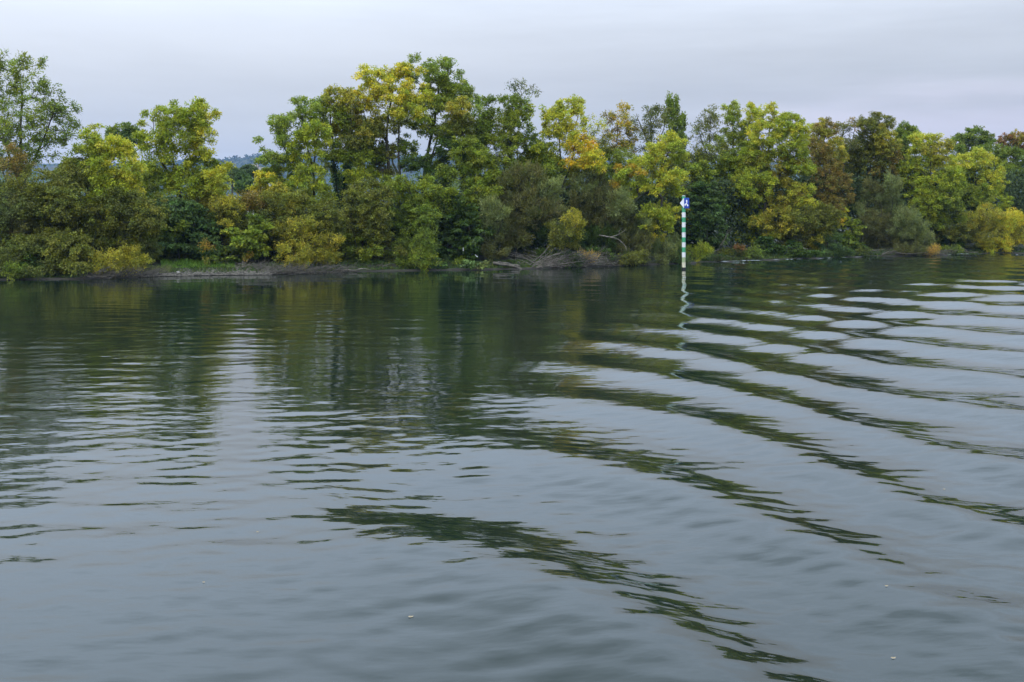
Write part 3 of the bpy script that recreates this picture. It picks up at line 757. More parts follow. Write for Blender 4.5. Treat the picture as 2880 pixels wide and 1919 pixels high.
plant('ash_tree', 'thin yellowish tree reaching left of the orange-leaved one', 'tree',
      [(1665, 345, 22, 20, 'limey'), (1690, 355, 18, 22, 'limey'), (1670, 390, 30, 26, 'olive'), (1640, 375, 22, 22, 'lime'), (1700, 400, 24, 26, 'olive')], 10, 'sparse',
      [[(1650, 640), (1650, 480), (1660, 380)]], .08, GT, twig=5)
plant('cherry_tree', 'sparse tree with orange-brown leaves in a flat-topped crown', 'tree',
      [(1720, 315, 20, 16, 'orange'), (1755, 315, 20, 18, 'orange'), (1730, 350, 32, 26, 'brown'), (1760, 350, 18, 24, 'orange'), (1735, 395, 32, 26, 'orange'), (1760, 420, 30, 20, 'brown'), (1700, 420, 28, 20, 'olive'), (1780, 380, 20, 24, 'brown')], 9, 'thin',
      [[(1735, 640), (1733, 480), (1735, 400), (1738, 330)]], .08, GT, hole=.16, twig=5)
plant('locust_tree', 'nearly bare grey-brown tree left of the poplar', 'tree',
      [(1795, 320, 18, 12, 'olive'), (1830, 310, 20, 18, 'darkol'), (1860, 320, 20, 24, 'olive'), (1815, 350, 36, 26, 'darkol'), (1850, 370, 42, 34, 'olive'), (1800, 400, 40, 26, 'darkol'), (1850, 420, 40, 20, 'olive')], 9.5, 'thin',
      [[(1835, 640), (1833, 480), (1832, 400), (1830, 330)], [(1832, 420), (1800, 350), (1790, 320)], [(1832, 430), (1865, 370), (1870, 320)]], .1, GT, hole=.2, twig=7, nmul=.8)
plant('poplar_tree', 'narrow poplar with upright branches on the skyline', 'tree',
      [(1885, 285, 13, 24, 'green'), (1905, 292, 9, 22, 'green'), (1884, 330, 18, 34, 'green'), (1908, 335, 13, 34, 'green'), (1920, 350, 10, 34, 'green'), (1895, 385, 26, 36, 'green'), (1915, 400, 18, 34, 'green')], 26, 'poplar',
      [[(1896, 640), (1896, 450), (1894, 300)]], .14, GT, hole=0.)
plant('willow_tree', 'soft grey-green tree between the yellow ash and the leaning ash', 'tree',
      [(1720, 460, 34, 30, 'mid'), (1755, 450, 36, 34, 'mid'), (1730, 500, 36, 36, 'green'), (1690, 500, 26, 30, 'green')], 7, 'fine', [[(1730, 640), (1728, 540), (1730, 470)]], .09, GT)
plant('ash_tree', 'lime ash with a thick black trunk leaning right in an arch', 'tree',
      [(1885, 405, 36, 24, 'limey'), (1850, 425, 24, 20, 'limey'), (1905, 430, 26, 24, 'lime'), (1840, 450, 36, 26, 'limey'), (1800, 460, 30, 24, 'lime'), (1770, 480, 30, 20, 'orange'), (1780, 505, 40, 26, 'lime'), (1735, 510, 18, 16, 'orange'), (1840, 500, 36, 24, 'limey'),
       (1895, 500, 40, 18, 'limey'), (1835, 530, 28, 16, 'limey'), (1890, 535, 30, 20, 'lime'), (1760, 545, 30, 20, 'lime'), (1830, 600, 34, 26, 'lime'), (1870, 590, 34, 26, 'limey'), (1850, 640, 34, 22, 'limey'), (1880, 625, 22, 22, 'lime'), (1862, 670, 22, 18, 'limey')], 3.2, 'ash',
      [[(1740, 650), (1770, 585), (1800, 552), (1835, 535), (1862, 505), (1890, 498)], [(1850, 520), (1862, 470), (1880, 430), (1905, 415)], [(1800, 552), (1790, 520), (1795, 480)], [(1862, 560), (1858, 600), (1860, 650)]], .17, GT, hole=.1)
# ---- low, right of centre
plant('willow_bush', 'grey-green low bush at the waterline left of the marker pole', 'bush',
      [(1830, 705, 30, 30, 'bluegreen'), (1870, 705, 40, 34, 'greygreen'), (1905, 720, 26, 24, 'bluegreen'), (1840, 735, 42, 14, 'greygreen'), (1890, 738, 34, 10, 'bluegreen')], 1.0, 'willow', None, .04, GS, hole=0.)
plant('willow_bush', 'small yellow-green bush at the waterline right of the marker pole', 'bush',
      [(1950, 715, 26, 20, 'lime'), (1975, 700, 18, 16, 'lime'), (1940, 735, 30, 12, 'olivey'), (1990, 705, 12, 14, 'lime')], .8, 'willow', None, .03, GS, hole=0.)
plant('hazel_tree', 'dark blue-green hazel directly right of the marker sign', 'tree',
      [(1975, 540, 36, 34, 'dark'), (1985, 590, 46, 40, 'bluegreen'), (1960, 640, 36, 40, 'dark'), (2010, 650, 34, 46, 'bluegreen'), (2010, 580, 36, 40, 'dark'), (1980, 690, 26, 24, 'dark')], 4, 'broad', [[(1990, 740), (1988, 650), (1985, 570)]], .08, GT)
plant('hornbeam_tree', 'yellow-edged green tree directly behind the marker pole', 'tree',
      [(1935, 500, 34, 30, 'mid'), (1930, 560, 34, 40, 'olive'), (1925, 620, 30, 36, 'olivey'), (1930, 660, 26, 30, 'olive'), (1890, 690, 34, 26, 'dark'), (1900, 560, 30, 40, 'darkol'), (1970, 490, 36, 30, 'mid')], 6.5, 'broad', [[(1928, 740), (1928, 620), (1930, 520)]], .09, GT)
plant('ash_tree', 'sparse twiggy tree on the skyline right of the poplar', 'tree',
      [(1985, 330, 26, 18, 'olive'), (2010, 320, 20, 18, 'olive'), (1965, 370, 28, 28, 'darkol'), (2005, 365, 36, 30, 'olive'), (1990, 415, 40, 30, 'olive'), (1960, 440, 34, 26, 'olive'), (2020, 420, 30, 34, 'mid')], 9, 'thin',
      [[(1995, 640), (1992, 500), (1995, 420), (2000, 330)], [(1990, 440), (1965, 370), (1955, 350)]], .09, GT, hole=.16, twig=6, nmul=.7)
plant('ash_tree', 'upright yellow-topped ash with three slim stems right of the twiggy tree', 'tree',
      [(2060, 315, 24, 26, 'lime'), (2075, 360, 34, 34, 'mid'), (2110, 315, 22, 22, 'limey'), (2050, 410, 34, 40, 'mid'), (2110, 370, 30, 36, 'lime'), (2060, 470, 40, 36, 'lime'), (2100, 440, 36, 36, 'mid')], 8, 'ash',
      [[(2075, 640), (2072, 520), (2062, 420), (2060, 330)], [(2072, 520), (2100, 440), (2110, 330)]], .11, GT, hole=.24, twig=4)
plant('maple_tree', 'biggest yellow-green maple right of centre, reaching down to the water', 'tree',
      [(2165, 325, 34, 28, 'limey'), (2215, 345, 36, 30, 'lime'), (2145, 375, 46, 36, 'limey'), (2210, 400, 46, 42, 'lime'), (2255, 380, 26, 30, 'limey'), (2120, 440, 42, 40, 'lime'), (2180, 460, 55, 42, 'olivey'), (2245, 455, 34, 42, 'lime'),
       (2130, 520, 52, 42, 'lime'), (2200, 540, 60, 42, 'olivey'), (2260, 550, 34, 36, 'limey'), (2080, 550, 42, 42, 'lime'), (2120, 600, 50, 40, 'lime'), (2190, 620, 50, 42, 'olivey'), (2110, 655, 36, 26, 'lime'), (2150, 670, 34, 20, 'lime'), (2260, 610, 42, 30, 'olive')], 4.5, 'ash',
      [[(2150, 735), (2152, 660), (2150, 560), (2160, 460), (2165, 360)], [(2150, 560), (2200, 480), (2215, 380)], [(2150, 600), (2110, 540), (2100, 480)]], .2, GT, hole=.1)
plant('maple_tree', 'low spreading olive-yellow boughs over the dark hollow at the right', 'tree',
      [(2240, 660, 46, 36, 'olive'), (2290, 650, 42, 36, 'olivey'), (2285, 690, 32, 20, 'olivey'), (2210, 690, 30, 16, 'olive'), (2320, 620, 42, 42, 'olive')], 3, 'ash',
      [[(2270, 730), (2275, 680), (2270, 640)]], .1, GT)
plant('laurel_bush', 'dense dark blue-green bush at the waterline right of the hollow', 'bush',
      [(2330, 680, 30, 30, 'bluegreen'), (2350, 705, 28, 20, 'bluegreen'), (2310, 712, 24, 12, 'bluegreen'), (2325, 640, 26, 26, 'bluegreen')], 1.2, 'fine', None, .05, GS, hole=0.)
plant('hornbeam_tree', 'rust-brown and olive tree right of the biggest yellow-green maple', 'tree',
      [(2300, 370, 26, 30, 'olivey'), (2330, 360, 26, 26, 'brown'), (2300, 430, 40, 42, 'brown'), (2350, 420, 30, 36, 'olivey'), (2320, 500, 50, 46, 'brown'), (2365, 540, 34, 42, 'brown'), (2310, 570, 50, 40, 'brown'), (2350, 590, 30, 26, 'olive')], 6, 'ash',
      [[(2325, 730), (2325, 600), (2322, 500), (2318, 390)]], .13, GT)
plant('elm_tree', 'dull brown twiggy treetop on the skyline at the right', 'tree',
      [(2370, 355, 26, 16, 'olive'), (2400, 350, 24, 16, 'brown'), (2385, 390, 36, 26, 'greybrown'), (2380, 440, 30, 36, 'olive')], 9, 'thin',
      [[(2370, 640), (2372, 480), (2380, 390)], [(2374, 470), (2395, 400), (2405, 360)]], .1, GT, twig=6, hole=.14)
plant('oak_tree', 'round olive and brown crown, highest of the right-hand group', 'tree',
      [(2440, 350, 26, 20, 'olive'), (2475, 345, 36, 24, 'olive'), (2440, 400, 46, 36, 'olive'), (2490, 395, 36, 36, 'olivey'), (2450, 460, 50, 42, 'olive'), (2500, 450, 36, 42, 'brown'), (2420, 520, 36, 42, 'darkol'), (2490, 510, 46, 36, 'brown')], 7, 'ash',
      [[(2440, 720), (2440, 600), (2445, 500), (2455, 390)]], .14, GT)
plant('maple_tree', 'blue-green crown between the olive oak and the yellow-green maple', 'tree',
      [(2540, 365, 26, 20, 'green'), (2555, 400, 30, 34, 'ashgreen'), (2520, 420, 34, 30, 'mid'), (2540, 460, 36, 30, 'green'), (2570, 385, 18, 22, 'lime')], 9, 'ash',
      [[(2540, 700), (2540, 560), (2542, 430)]], .11, GT, hole=.05)
plant('maple_tree', 'yellow-green maple in tiers behind the right-hand willow', 'tree',
      [(2605, 395, 34, 26, 'limey'), (2640, 420, 36, 34, 'olivey'), (2585, 440, 36, 36, 'lime'), (2650, 475, 42, 30, 'limey'), (2560, 500, 46, 36, 'lime'), (2620, 520, 46, 30, 'lime'), (2680, 500, 26, 30, 'lime'), (2600, 565, 46, 34, 'lime'), (2665, 550, 40, 30, 'mid'),
       (2610, 620, 46, 30, 'lime'), (2670, 600, 40, 36, 'mid'), (2680, 650, 36, 24, 'olive')], 5, 'ash',
      [[(2620, 715), (2620, 600), (2618, 500), (2615, 420)]], .15, GT, hole=.1)
plant('oak_tree', 'dark green domed tree standing farther back on the right skyline', 'tree',
      [(2700, 395, 30, 22, 'green'), (2740, 378, 42, 22, 'green'), (2775, 395, 28, 24, 'green'), (2735, 415, 50, 26, 'green')], 60, 'round', [[(2735, 560), (2735, 460), (2735, 400)]], .3, GT, hole=0.)
plant('beech_tree', 'reddish treetop at the far right edge of the skyline', 'tree',
      [(2830, 395, 30, 20, 'red'), (2860, 385, 28, 20, 'rust'), (2890, 400, 34, 26, 'red'), (2850, 420, 42, 20, 'olive')], 30, 'round', [[(2850, 600), (2850, 480), (2850, 400)]], .2, GT, hole=0., scale=.6)
plant('ash_tree', 'lime-yellow rounded ash near the right edge', 'tree',
      [(2700, 455, 28, 24, 'limey'), (2745, 450, 36, 24, 'limey'), (2785, 465, 30, 26, 'limey'), (2720, 500, 42, 34, 'lime'), (2780, 510, 40, 36, 'limey'), (2745, 550, 46, 34, 'mid'), (2800, 560, 36, 36, 'lime'), (2720, 590, 30, 30, 'green')], 5.5, 'ash',
      [[(2750, 710), (2748, 600), (2745, 520), (2740, 460)], [(2748, 560), (2785, 510), (2800, 470)]], .13, GT, hole=.1)
plant('oak_tree', 'green backdrop tree between the domed tree and the right edge', 'tree',
      [(2690, 430, 30, 20, 'green'), (2790, 430, 40, 26, 'green'), (2840, 450, 42, 30, 'green'), (2830, 500, 36, 46, 'mid'), (2870, 540, 46, 50, 'mid'), (2900, 470, 50, 50, 'green'), (2860, 600, 46, 40, 'green')], 12, 'ash',
      [[(2840, 680), (2842, 560), (2845, 470)]], .14, GT, hole=.05)
plant('grey_willow', 'tall silvery willow rising from the bank at the right', 'tree',
      [(2455, 530, 26, 26, 'greybrown'), (2510, 520, 22, 30, 'greygreen'), (2450, 575, 34, 36, 'greygreen'), (2505, 575, 34, 36, 'greygreen'), (2440, 630, 36, 40, 'greybrown'), (2490, 640, 46, 42, 'greybrown'), (2470, 690, 46, 24, 'greybrown'), (2540, 680, 36, 30, 'greybrown')], 3, 'willow',
      [[(2470, 722), (2475, 650), (2480, 580)], [(2475, 660), (2505, 600), (2515, 530)]], .08, GT)
plant('willow_bush', 'paler silvery willow bush leaning right over the water', 'bush',
      [(2550, 610, 30, 28, 'greygreen'), (2570, 640, 38, 34, 'greygreen'), (2535, 650, 30, 28, 'greygreen'), (2595, 675, 34, 26, 'greygreen'), (2560, 700, 46, 16, 'greybrown'), (2620, 702, 24, 12, 'tan')], 1.2, 'willow', None, .05, GS, hole=0.)
plant('elder_bush', 'small yellow and green shrubs in the shade left of the silvery willow', 'bush',
      [(2360, 600, 18, 18, 'yellow'), (2365, 625, 16, 12, 'gold'), (2395, 640, 30, 26, 'mid'), (2390, 680, 34, 26, 'green'), (2420, 700, 24, 14, 'dark')], 4, 'broad', None, .05, GS)
plant('hazel_bush', 'large orange-yellow bush at the waterline near the right edge', 'bush',
      [(2730, 620, 34, 28, 'olivey'), (2780, 605, 36, 28, 'olivey'), (2825, 620, 34, 30, 'yellow'), (2720, 660, 34, 26, 'olive'), (2770, 655, 42, 34, 'olivey'), (2830, 660, 36, 34, 'olivey'), (2800, 690, 40, 22, 'yellow'), (2870, 640, 34, 46, 'yellow'), (2740, 690, 36, 18, 'olive')], 1.6, 'fine', None, .07, GS, hole=.0)
plant('elder_bush', 'dark green shrubs in the hollow left of the orange-yellow bush', 'bush',
      [(2660, 690, 36, 18, 'dark'), (2640, 660, 30, 26, 'dark'), (2690, 660, 30, 30, 'dark'), (2680, 705, 30, 8, 'green')], 4, 'broad', None, .05, GS)
# ---- ivy on the two stems
def ivy(root, pts, Y):
    pts = [P(u, v, Y) for u, v in pts]
    Cs = []
    for a, b_ in zip(pts[:-1], pts[1:]):
        n = 420; t_ = rng.uniform(0, 1, (n, 1)); Cs.append(a + (b_ - a) * t_ + unit(rng.normal(0, 1, (n, 3))) * rng.uniform(.1, .34, (n, 1)))
    C = np.concatenate(Cs); n = len(C)
    V, Fq = leaf_mesh(C, unit(rng.normal(0, 1, (n, 3)) + np.array([0, 0, -.6])), rng.uniform(.09, .16, n), rng.uniform(.08, .13, n))
    cols = np.repeat(np.array([.022, .05, .013]) * rng.uniform(.6, 1.5, (n, 1)), 3, axis=0)
    mesh_obj('ivy', V, Fq, M_leaf, root, colors=cols)
yi = bank_at_u(958) + 7
ivy(tr, [(957, 640), (950, 560), (942, 480), (936, 410)], yi - .05)
ivy(tr, [(956, 600), (972, 500), (978, 460)], yi - .05)

# ---- shaded thicket that closes the view between and behind the bushes
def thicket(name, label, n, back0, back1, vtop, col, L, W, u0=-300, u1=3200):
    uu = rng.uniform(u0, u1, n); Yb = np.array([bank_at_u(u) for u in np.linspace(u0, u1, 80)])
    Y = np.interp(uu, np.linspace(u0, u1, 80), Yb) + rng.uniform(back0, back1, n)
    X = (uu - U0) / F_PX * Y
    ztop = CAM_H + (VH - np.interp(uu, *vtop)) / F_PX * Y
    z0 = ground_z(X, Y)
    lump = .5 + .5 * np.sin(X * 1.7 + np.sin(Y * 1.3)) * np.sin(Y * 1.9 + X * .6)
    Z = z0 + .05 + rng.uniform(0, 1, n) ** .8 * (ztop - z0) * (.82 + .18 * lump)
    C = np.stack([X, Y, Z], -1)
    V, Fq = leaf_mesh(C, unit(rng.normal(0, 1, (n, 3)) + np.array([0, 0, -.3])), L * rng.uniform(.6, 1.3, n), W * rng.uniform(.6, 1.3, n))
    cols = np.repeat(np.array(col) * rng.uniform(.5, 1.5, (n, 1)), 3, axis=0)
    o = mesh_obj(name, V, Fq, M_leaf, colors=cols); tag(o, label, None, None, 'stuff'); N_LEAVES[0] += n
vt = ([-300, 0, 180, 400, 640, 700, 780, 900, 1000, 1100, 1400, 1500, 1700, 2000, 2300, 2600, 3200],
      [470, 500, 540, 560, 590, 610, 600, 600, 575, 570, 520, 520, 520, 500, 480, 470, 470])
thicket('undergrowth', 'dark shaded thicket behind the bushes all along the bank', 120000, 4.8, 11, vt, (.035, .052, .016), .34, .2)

# ---- wood beyond the meadow, hill and houses
def far_clumps(name, label, items, leaf, npl, kind='stuff', cat=None, pal='far', group=None):
    Cs, cl = [], []
    for (x, y, z, rx, rz) in items:
        d = unit(rng.normal(0, 1, (npl, 3))); r = rng.uniform(.25, 1, (npl, 1)) ** .33
        r = r * (1 + .16 * np.sin(d[:, :1] * 4 + x) + .12 * np.sin(d[:, 2:] * 5 + y))
        Cs.append(np.array([x, y, z]) + d * r * np.array([rx, rx, rz]))
        p = PAL[pal]; w = np.array([q[1] for q in p], float); w /= w.sum(); base_ = np.array(p[rng.choice(len(p), p=w)][0])
        cl.append(base_ * rng.uniform(.75, 1.25, (npl, 1)))
    C = np.concatenate(Cs); n = len(C)
    V, Fq = leaf_mesh(C, unit(rng.normal(0, 1, (n, 3))), leaf * rng.uniform(.6, 1.3, n), leaf * .7 * rng.uniform(.6, 1.3, n))
    return V, Fq, np.repeat(np.concatenate(cl), 3, axis=0)
it = []
for k in range(120):
    x = rng.uniform(-190, 190); y = rng.uniform(240, 330)
    top = 4 + (600 - rng.uniform(468, 500)) / F_PX * y
    it.append((x, y, top - 5, rng.uniform(4, 7), 5.5)); it.append((x + rng.uniform(-4, 4), y - 4, 4.5, rng.uniform(4, 7), 4.5))
V, Fq, cc = far_clumps('far_wood', '', it, .95, 170)
o = mesh_obj('distant_wood', V, Fq, M_leaf, colors=cc); tag(o, 'dark wood on the plain seen through the gap', None, None, 'stuff')
for (u, v, ru, rv, pal, y, lab) in [(683, 510, 26, 28, 'dark', 190, 'dark round tree in the gap behind the small yellow tree'),
                                    (652, 488, 22, 20, 'far', 230, 'olive tree at the left side of the gap'),
                                    (700, 478, 24, 16, 'far', 240, 'mid green crown in the gap below the blue hill'),
                                    (752, 492, 22, 20, 'bluegreen', 235, 'blue-green crown in the gap below the two far houses')]:
    c = P(u, v, y); m = y / F_PX; root = empty('oak_tree', (c[0], y, 1.4)); tag(root, lab, 'tree', 'trees on the plain beyond')
    lbs = [(c[0] + dx_ * ru * m, y + dy_, c[2] + dz_ * rv * m, ru * m * .62, rv * m * .62) for dx_, dy_, dz_ in ((0, 0, .4), (-.5, .4, 0), (.5, -.5, -.05), (0, -1, -.5), (-.35, 0, -.6), (.4, .6, -.6))]
    V, Fq, cc = far_clumps('', '', lbs, .6, 420, pal=pal); mesh_obj('crown', V, Fq, M_leaf, root, colors=cc)
    sg, _ = path_segs([np.array([c[0], y, 1.2]), np.array([c[0] + .2, y, 4]), c], .35, .15, 2); Vt, Ft = tubes(sg, 6); mesh_obj('trunk', Vt, Ft, M_bark, root)

# wooded ridge
hx = np.linspace(-1800, 1500, 620); hy = np.linspace(2000, 3300, 44)
HX, HY = np.meshgrid(hx, hy)
ridge = np.interp(HX, [-1800, -870, -760, -710, -660, -600, -300, 150, 1500], [105, 122, 128, 130, 133, 140, 140, 128, 118])
prof = np.interp(HY, [2000, 2150, 2450, 2650, 3300], [0.0, .1, .80, 1.0, .96])
jx = rng.uniform(-2, 2, HX.shape)
HXs = HX + jx
bump = np.array([abs(noise.noise(Vector((x * .031, y * .024, 3)))) * 2 + .5 * abs(noise.noise(Vector((x * .07, y * .07, 9)))) for x, y in zip(HXs.ravel(), HY.ravel())]).reshape(HX.shape)
HZ = 1.4 + ridge * prof - bump * 15 * np.clip(prof * 4, 0, 1) + 7.0 * np.clip(prof * 4, 0, 1)
nr, nc = HX.shape; ii = np.arange(nr * nc).reshape(nr, nc)
Fh = np.stack([ii[:-1, :-1], ii[:-1, 1:], ii[1:, 1:], ii[1:, :-1]], -1).reshape(-1, 4)
M_hill = noisy_mat('wooded_hill', (.028, .045, .018), (.055, .075, .025), .02, .95, 0, (.075, .065, .03))
o = mesh_obj('hills', np.stack([HXs, HY, HZ], -1).reshape(-1, 3), Fh, M_hill, smooth_sh=True); tag(o, 'wooded blue ridge on the horizon in the gap', None, None, 'structure')
nl = 70000
a = rng.uniform(0, 1, nl); ci = rng.integers(0, nc - 1, nl); ri = (rng.uniform(0, 1, nl) ** 1. * 24).astype(int)
C = np.stack([HXs, HY, HZ], -1)[ri, ci] + rng.normal(0, 1.1, (nl, 3)) * np.array([3, 12, 1.6])
C = C[(C[:, 0] > -950) & (C[:, 0] < 250)]; nl = len(C)
V, Fq = leaf_mesh(C, unit(rng.normal(0, 1, (nl, 3))), rng.uniform(4.5, 9, nl), rng.uniform(3.5, 7, nl))
hc = np.array([(.034 + .03 * max(0, noise.noise(Vector((p[0] * .016, p[1] * .016, 1)))), .05, .02) for p in C]) * rng.uniform(.6, 1.4, (nl, 1))
o = mesh_obj('hillside_wood', V, Fq, M_leaf, colors=np.repeat(hc, 3, axis=0)); tag(o, 'tree canopy covering the blue ridge', None, None, 'stuff')

M_wall = noisy_mat('house_plaster', (.62, .58, .52), (.72, .68, .62), 1.5, .9, .1)
M_roof = noisy_mat('roof_tile', (.20, .17, .15), (.30, .26, .23), 2.5, .9, .3)
M_dark = noisy_mat('window_glass', (.03, .035, .04), (.05, .055, .06), 1, .2, 0)
def box(name, x0, x1, y0, y1, z0, z1, mat, parent=None, origin=None):
    V = [(x, y, z) for z in (z0, z1) for y in (y0, y1) for x in (x0, x1)]
    return mesh_obj(name, V, [(0, 2, 3, 1), (4, 5, 7, 6), (0, 1, 5, 4), (2, 6, 7, 3), (0, 4, 6, 2), (1, 3, 7, 5)], mat, parent, origin)
for (u, v, w, lab) in [(706, 470, 6.0, 'far white house with steep roof, left of two in the gap'), (733, 475, 8.0, 'far pale house with long low roof, right of two in the gap')]:
    y = 640; c = P(u, v, y); x = c[0]; zt = c[2]
    root = empty('white_house', (x, y, 1.4)); tag(root, lab, 'house', 'far houses in the gap')
    h = w / 2; rh = 3.2 if w < 8 else 1.8
    box('wall', x - h, x + h, y, y + 8, 1.2, zt - rh * .4, M_wall, root)
    zr = zt - rh * .4
    Vr = [(x - h - .4, y - .5, zr), (x + h + .4, y - .5, zr), (x + h + .4, y + 8.5, zr), (x - h - .4, y + 8.5, zr), (x - h - .4, y + 4, zr + rh), (x + h + .4, y + 4, zr + rh)]
    mesh_obj('roof', Vr, [(0, 1, 5, 4), (2, 3, 4, 5), (0, 4, 3), (1, 2, 5), (3, 2, 1, 0)], M_roof, root)
    for k in (-1, 1):
        for zf in (2.2, 5.2): box('window', x + k * h * .5 - .6, x + k * h * .5 + .6, y - .06, y + .1, zr - zf, zr - zf + 1.3, M_dark, root)

# ------------------------------------------------------------------ marker pole with sign
PU, PW = 1923.0, 0.264
YP = CAM_H * F_PX / (759 - VH)
pc = P(PU, 759, YP); XP = pc[0]
def zv(v): return CAM_H + (VH - v) / F_PX * YP
root = empty('marker_pole', (XP, YP, 0)); tag(root, 'green and white banded river marker pole with blue sign, standing in the water', 'marker pole')
def paint(name, c, dirt, grime):
    m, t, b = new_mat(name)
    geo = N(t, 'ShaderNodeNewGeometry'); n = N(t, 'ShaderNodeTexNoise'); n.inputs['Scale'].default_value = 7; n.inputs['Detail'].default_value = 8
    mp_ = N(t, 'ShaderNodeMapping'); mp_.inputs['Scale'].default_value = (1, 1, .35); t.links.new(geo.outputs['Position'], mp_.inputs[0]); t.links.new(mp_.outputs[0], n.inputs['Vector'])
    cc_ = mixcol(t, smooth(t, n.outputs[0], .5 - grime, .9 - grime), c, dirt)
    t.links.new(cc_, b.inputs['Base Color']); b.inputs['Roughness'].default_value = .45
    return m
M_gw = paint('white_band_paint', (.70, .69, .69), (.42, .38, .30), .02)
M_gg = paint('green_band_paint', (.045, .33, .15), (.07, .26, .12), .1)
M_cw = paint('stained_cream_paint', (.62, .58, .42), (.32, .27, .17), .12)
M_cg = paint('faded_green_paint', (.26, .38, .18), (.36, .34, .20), .14)
M_bk = paint('black_waterline_paint', (.012, .012, .012), (.03, .03, .02), .1)
edges = [552.5, 597.4, 611.7, 625.3, 639.8, 653.6, 667.9, 681.6, 695.9, 709.7, 724, 737.8, 752.5, 765]
mats = [M_gg, M_gw, M_gg, M_gw, M_gg, M_gw, M_gg, M_gw, M_gg, M_gw, M_cg, M_cw, M_bk]
labs = ['green band', 'white band'] * 5 + ['faded green band', 'stained cream band', 'black band at the waterline']
def cyl(name, x, y, z0, z1, r, mat, parent, n=28, r_top=None):
    r_top = r if r_top is None else r_top
    a_ = np.arange(n) * 2 * np.pi / n
    V = [(x + r * math.cos(q), y + r * math.sin(q), z0) for q in a_] + [(x + r_top * math.cos(q), y + r_top * math.sin(q), z1) for q in a_]
    fs = [(i, (i + 1) % n, n + (i + 1) % n, n + i) for i in range(n)] + [tuple(range(n, 2 * n)), tuple(range(n - 1, -1, -1))]
    o_ = mesh_obj(name, V, fs, mat, parent)
    return o_
for i, m in enumerate(mats):
    z1, z0 = zv(edges[i]), zv(edges[i + 1])
    o = cyl('paint_band', XP, YP, z0 + .002, z1 - .002, PW / 2, m, root)
    if i >= 10: o['label'] = labs[i]
cyl('pole_core', XP, YP, -1.2, zv(552.5) + .003, PW / 2 - .006, M_bk, root)
cyl('pole_cap', XP, YP, zv(552.5) + .004, zv(549.5), PW / 2 + .012, noisy_mat('cap_metal', (.20, .24, .22), (.3, .34, .31), 9, .5, 0), root, r_top=.06)
# sign: blue board and white pointed board, fixed to the pole front
M_blue = noisy_mat('sign_blue', (.018, .055, .33), (.03, .08, .42), 3, .4, 0)
M_wht = noisy_mat('sign_white', (.74, .74, .77), (.82, .82, .84), 3, .45, 0)
yf = YP - PW / 2 - .05
def slab(name, pts, y0, th, mat, parent):
    n = len(pts); V = [(p[0], y0, p[1]) for p in pts] + [(p[0], y0 + th, p[1]) for p in pts]
    fs = [tuple(range(n)), tuple(range(2 * n - 1, n - 1, -1))] + [(i, i + n, (i + 1) % n + n, (i + 1) % n) for i in range(n)]
    return mesh_obj(name, V, fs, mat, parent)
def px2(u, v): c_ = P(u, v, YP); return (c_[0], c_[2])
root_s = root
bb = slab('blue_board', [px2(1923.2, 586), px2(1937.2, 586.3), px2(1937.2, 557.2), px2(1923.2, 557)], yf, .035, M_blue, root_s)
slab('white_board', [px2(1911, 571.5), px2(1922.6, 586), px2(1922.6, 557)], yf, .035, M_wht, root_s)
# raised rims
def rim(pts, w, y0, mat):
    n = len(pts); cxm = sum(p[0] for p in pts) / n; czm = sum(p[1] for p in pts) / n
    inn = [(p[0] + (cxm - p[0]) * w, p[1] + (czm - p[1]) * w) for p in pts]
    V = [(p[0], y0, p[1]) for p in pts] + [(p[0], y0, p[1]) for p in inn] + [(p[0], y0 + .01, p[1]) for p in pts] + [(p[0], y0 + .01, p[1]) for p in inn]
    fs = []
    for i in range(n):
        j = (i + 1) % n; fs += [(i, j, n + j, n + i), (2 * n + i, 3 * n + i, 3 * n + j, 2 * n + j), (i, 2 * n + i, 2 * n + j, j), (n + i, n + j, 3 * n + j, 3 * n + i)]
    return mesh_obj('rim', V, fs, mat, root_s)
rim([px2(1911, 571.5), px2(1922.6, 586), px2(1922.6, 557)], .08, yf - .012, noisy_mat('rim_white', (.85, .85, .85), (.9, .9, .9), 3, .3, 0))
# propeller: three blades drawn as round-ended strokes
def blade(pts, y0):
    """pts: list of (u,v,halfwidth px) -> outline polygon slab"""
    L, R = [], []
    for i, (u, v, w) in enumerate(pts):
        a_ = pts[max(i - 1, 0)]; b_ = pts[min(i + 1, len(pts) - 1)]
        d = np.array([b_[0] - a_[0], b_[1] - a_[1]], float); d /= np.linalg.norm(d) + 1e-9; nrm = np.array([-d[1], d[0]])
        L.append((u + nrm[0] * w, v + nrm[1] * w)); R.append((u - nrm[0] * w, v - nrm[1] * w))
    poly = L + R[::-1]
    q = [px2(*p) for p in poly]
    slab('propeller_blade', q, y0, .02, M_wht, bb)
def su(x): return 1880 + x / 19.6
def sv(y): return 540 + y / 19.6
blade([(su(978), sv(440), .3), (su(978), sv(462), 1.5), (su(978), sv(510), 1.95), (su(985), sv(560), 1.5), (su(985), sv(610), .95), (su(965), sv(670), 1.1)], yf - .022)
blade([(su(972), sv(662), 1.0), (su(925), sv(665), 1.3), (su(893), sv(705), 1.7), (su(888), sv(750), 1.4), (su(890), sv(788), .4)], yf - .0235)
blade([(su(960), sv(640), .9), (su(990), sv(685), 1.1), (su(1025), sv(730), 2.1), (su(1035), sv(770), 1.7), (su(1030), sv(803), .4)], yf - .025)
for z_ in (zv(563), zv(580)): box('bracket', XP - .16, XP + .2, yf + .036, YP - PW / 2 + .03, z_ - .02, z_ + .02, M_barkgrey, root)

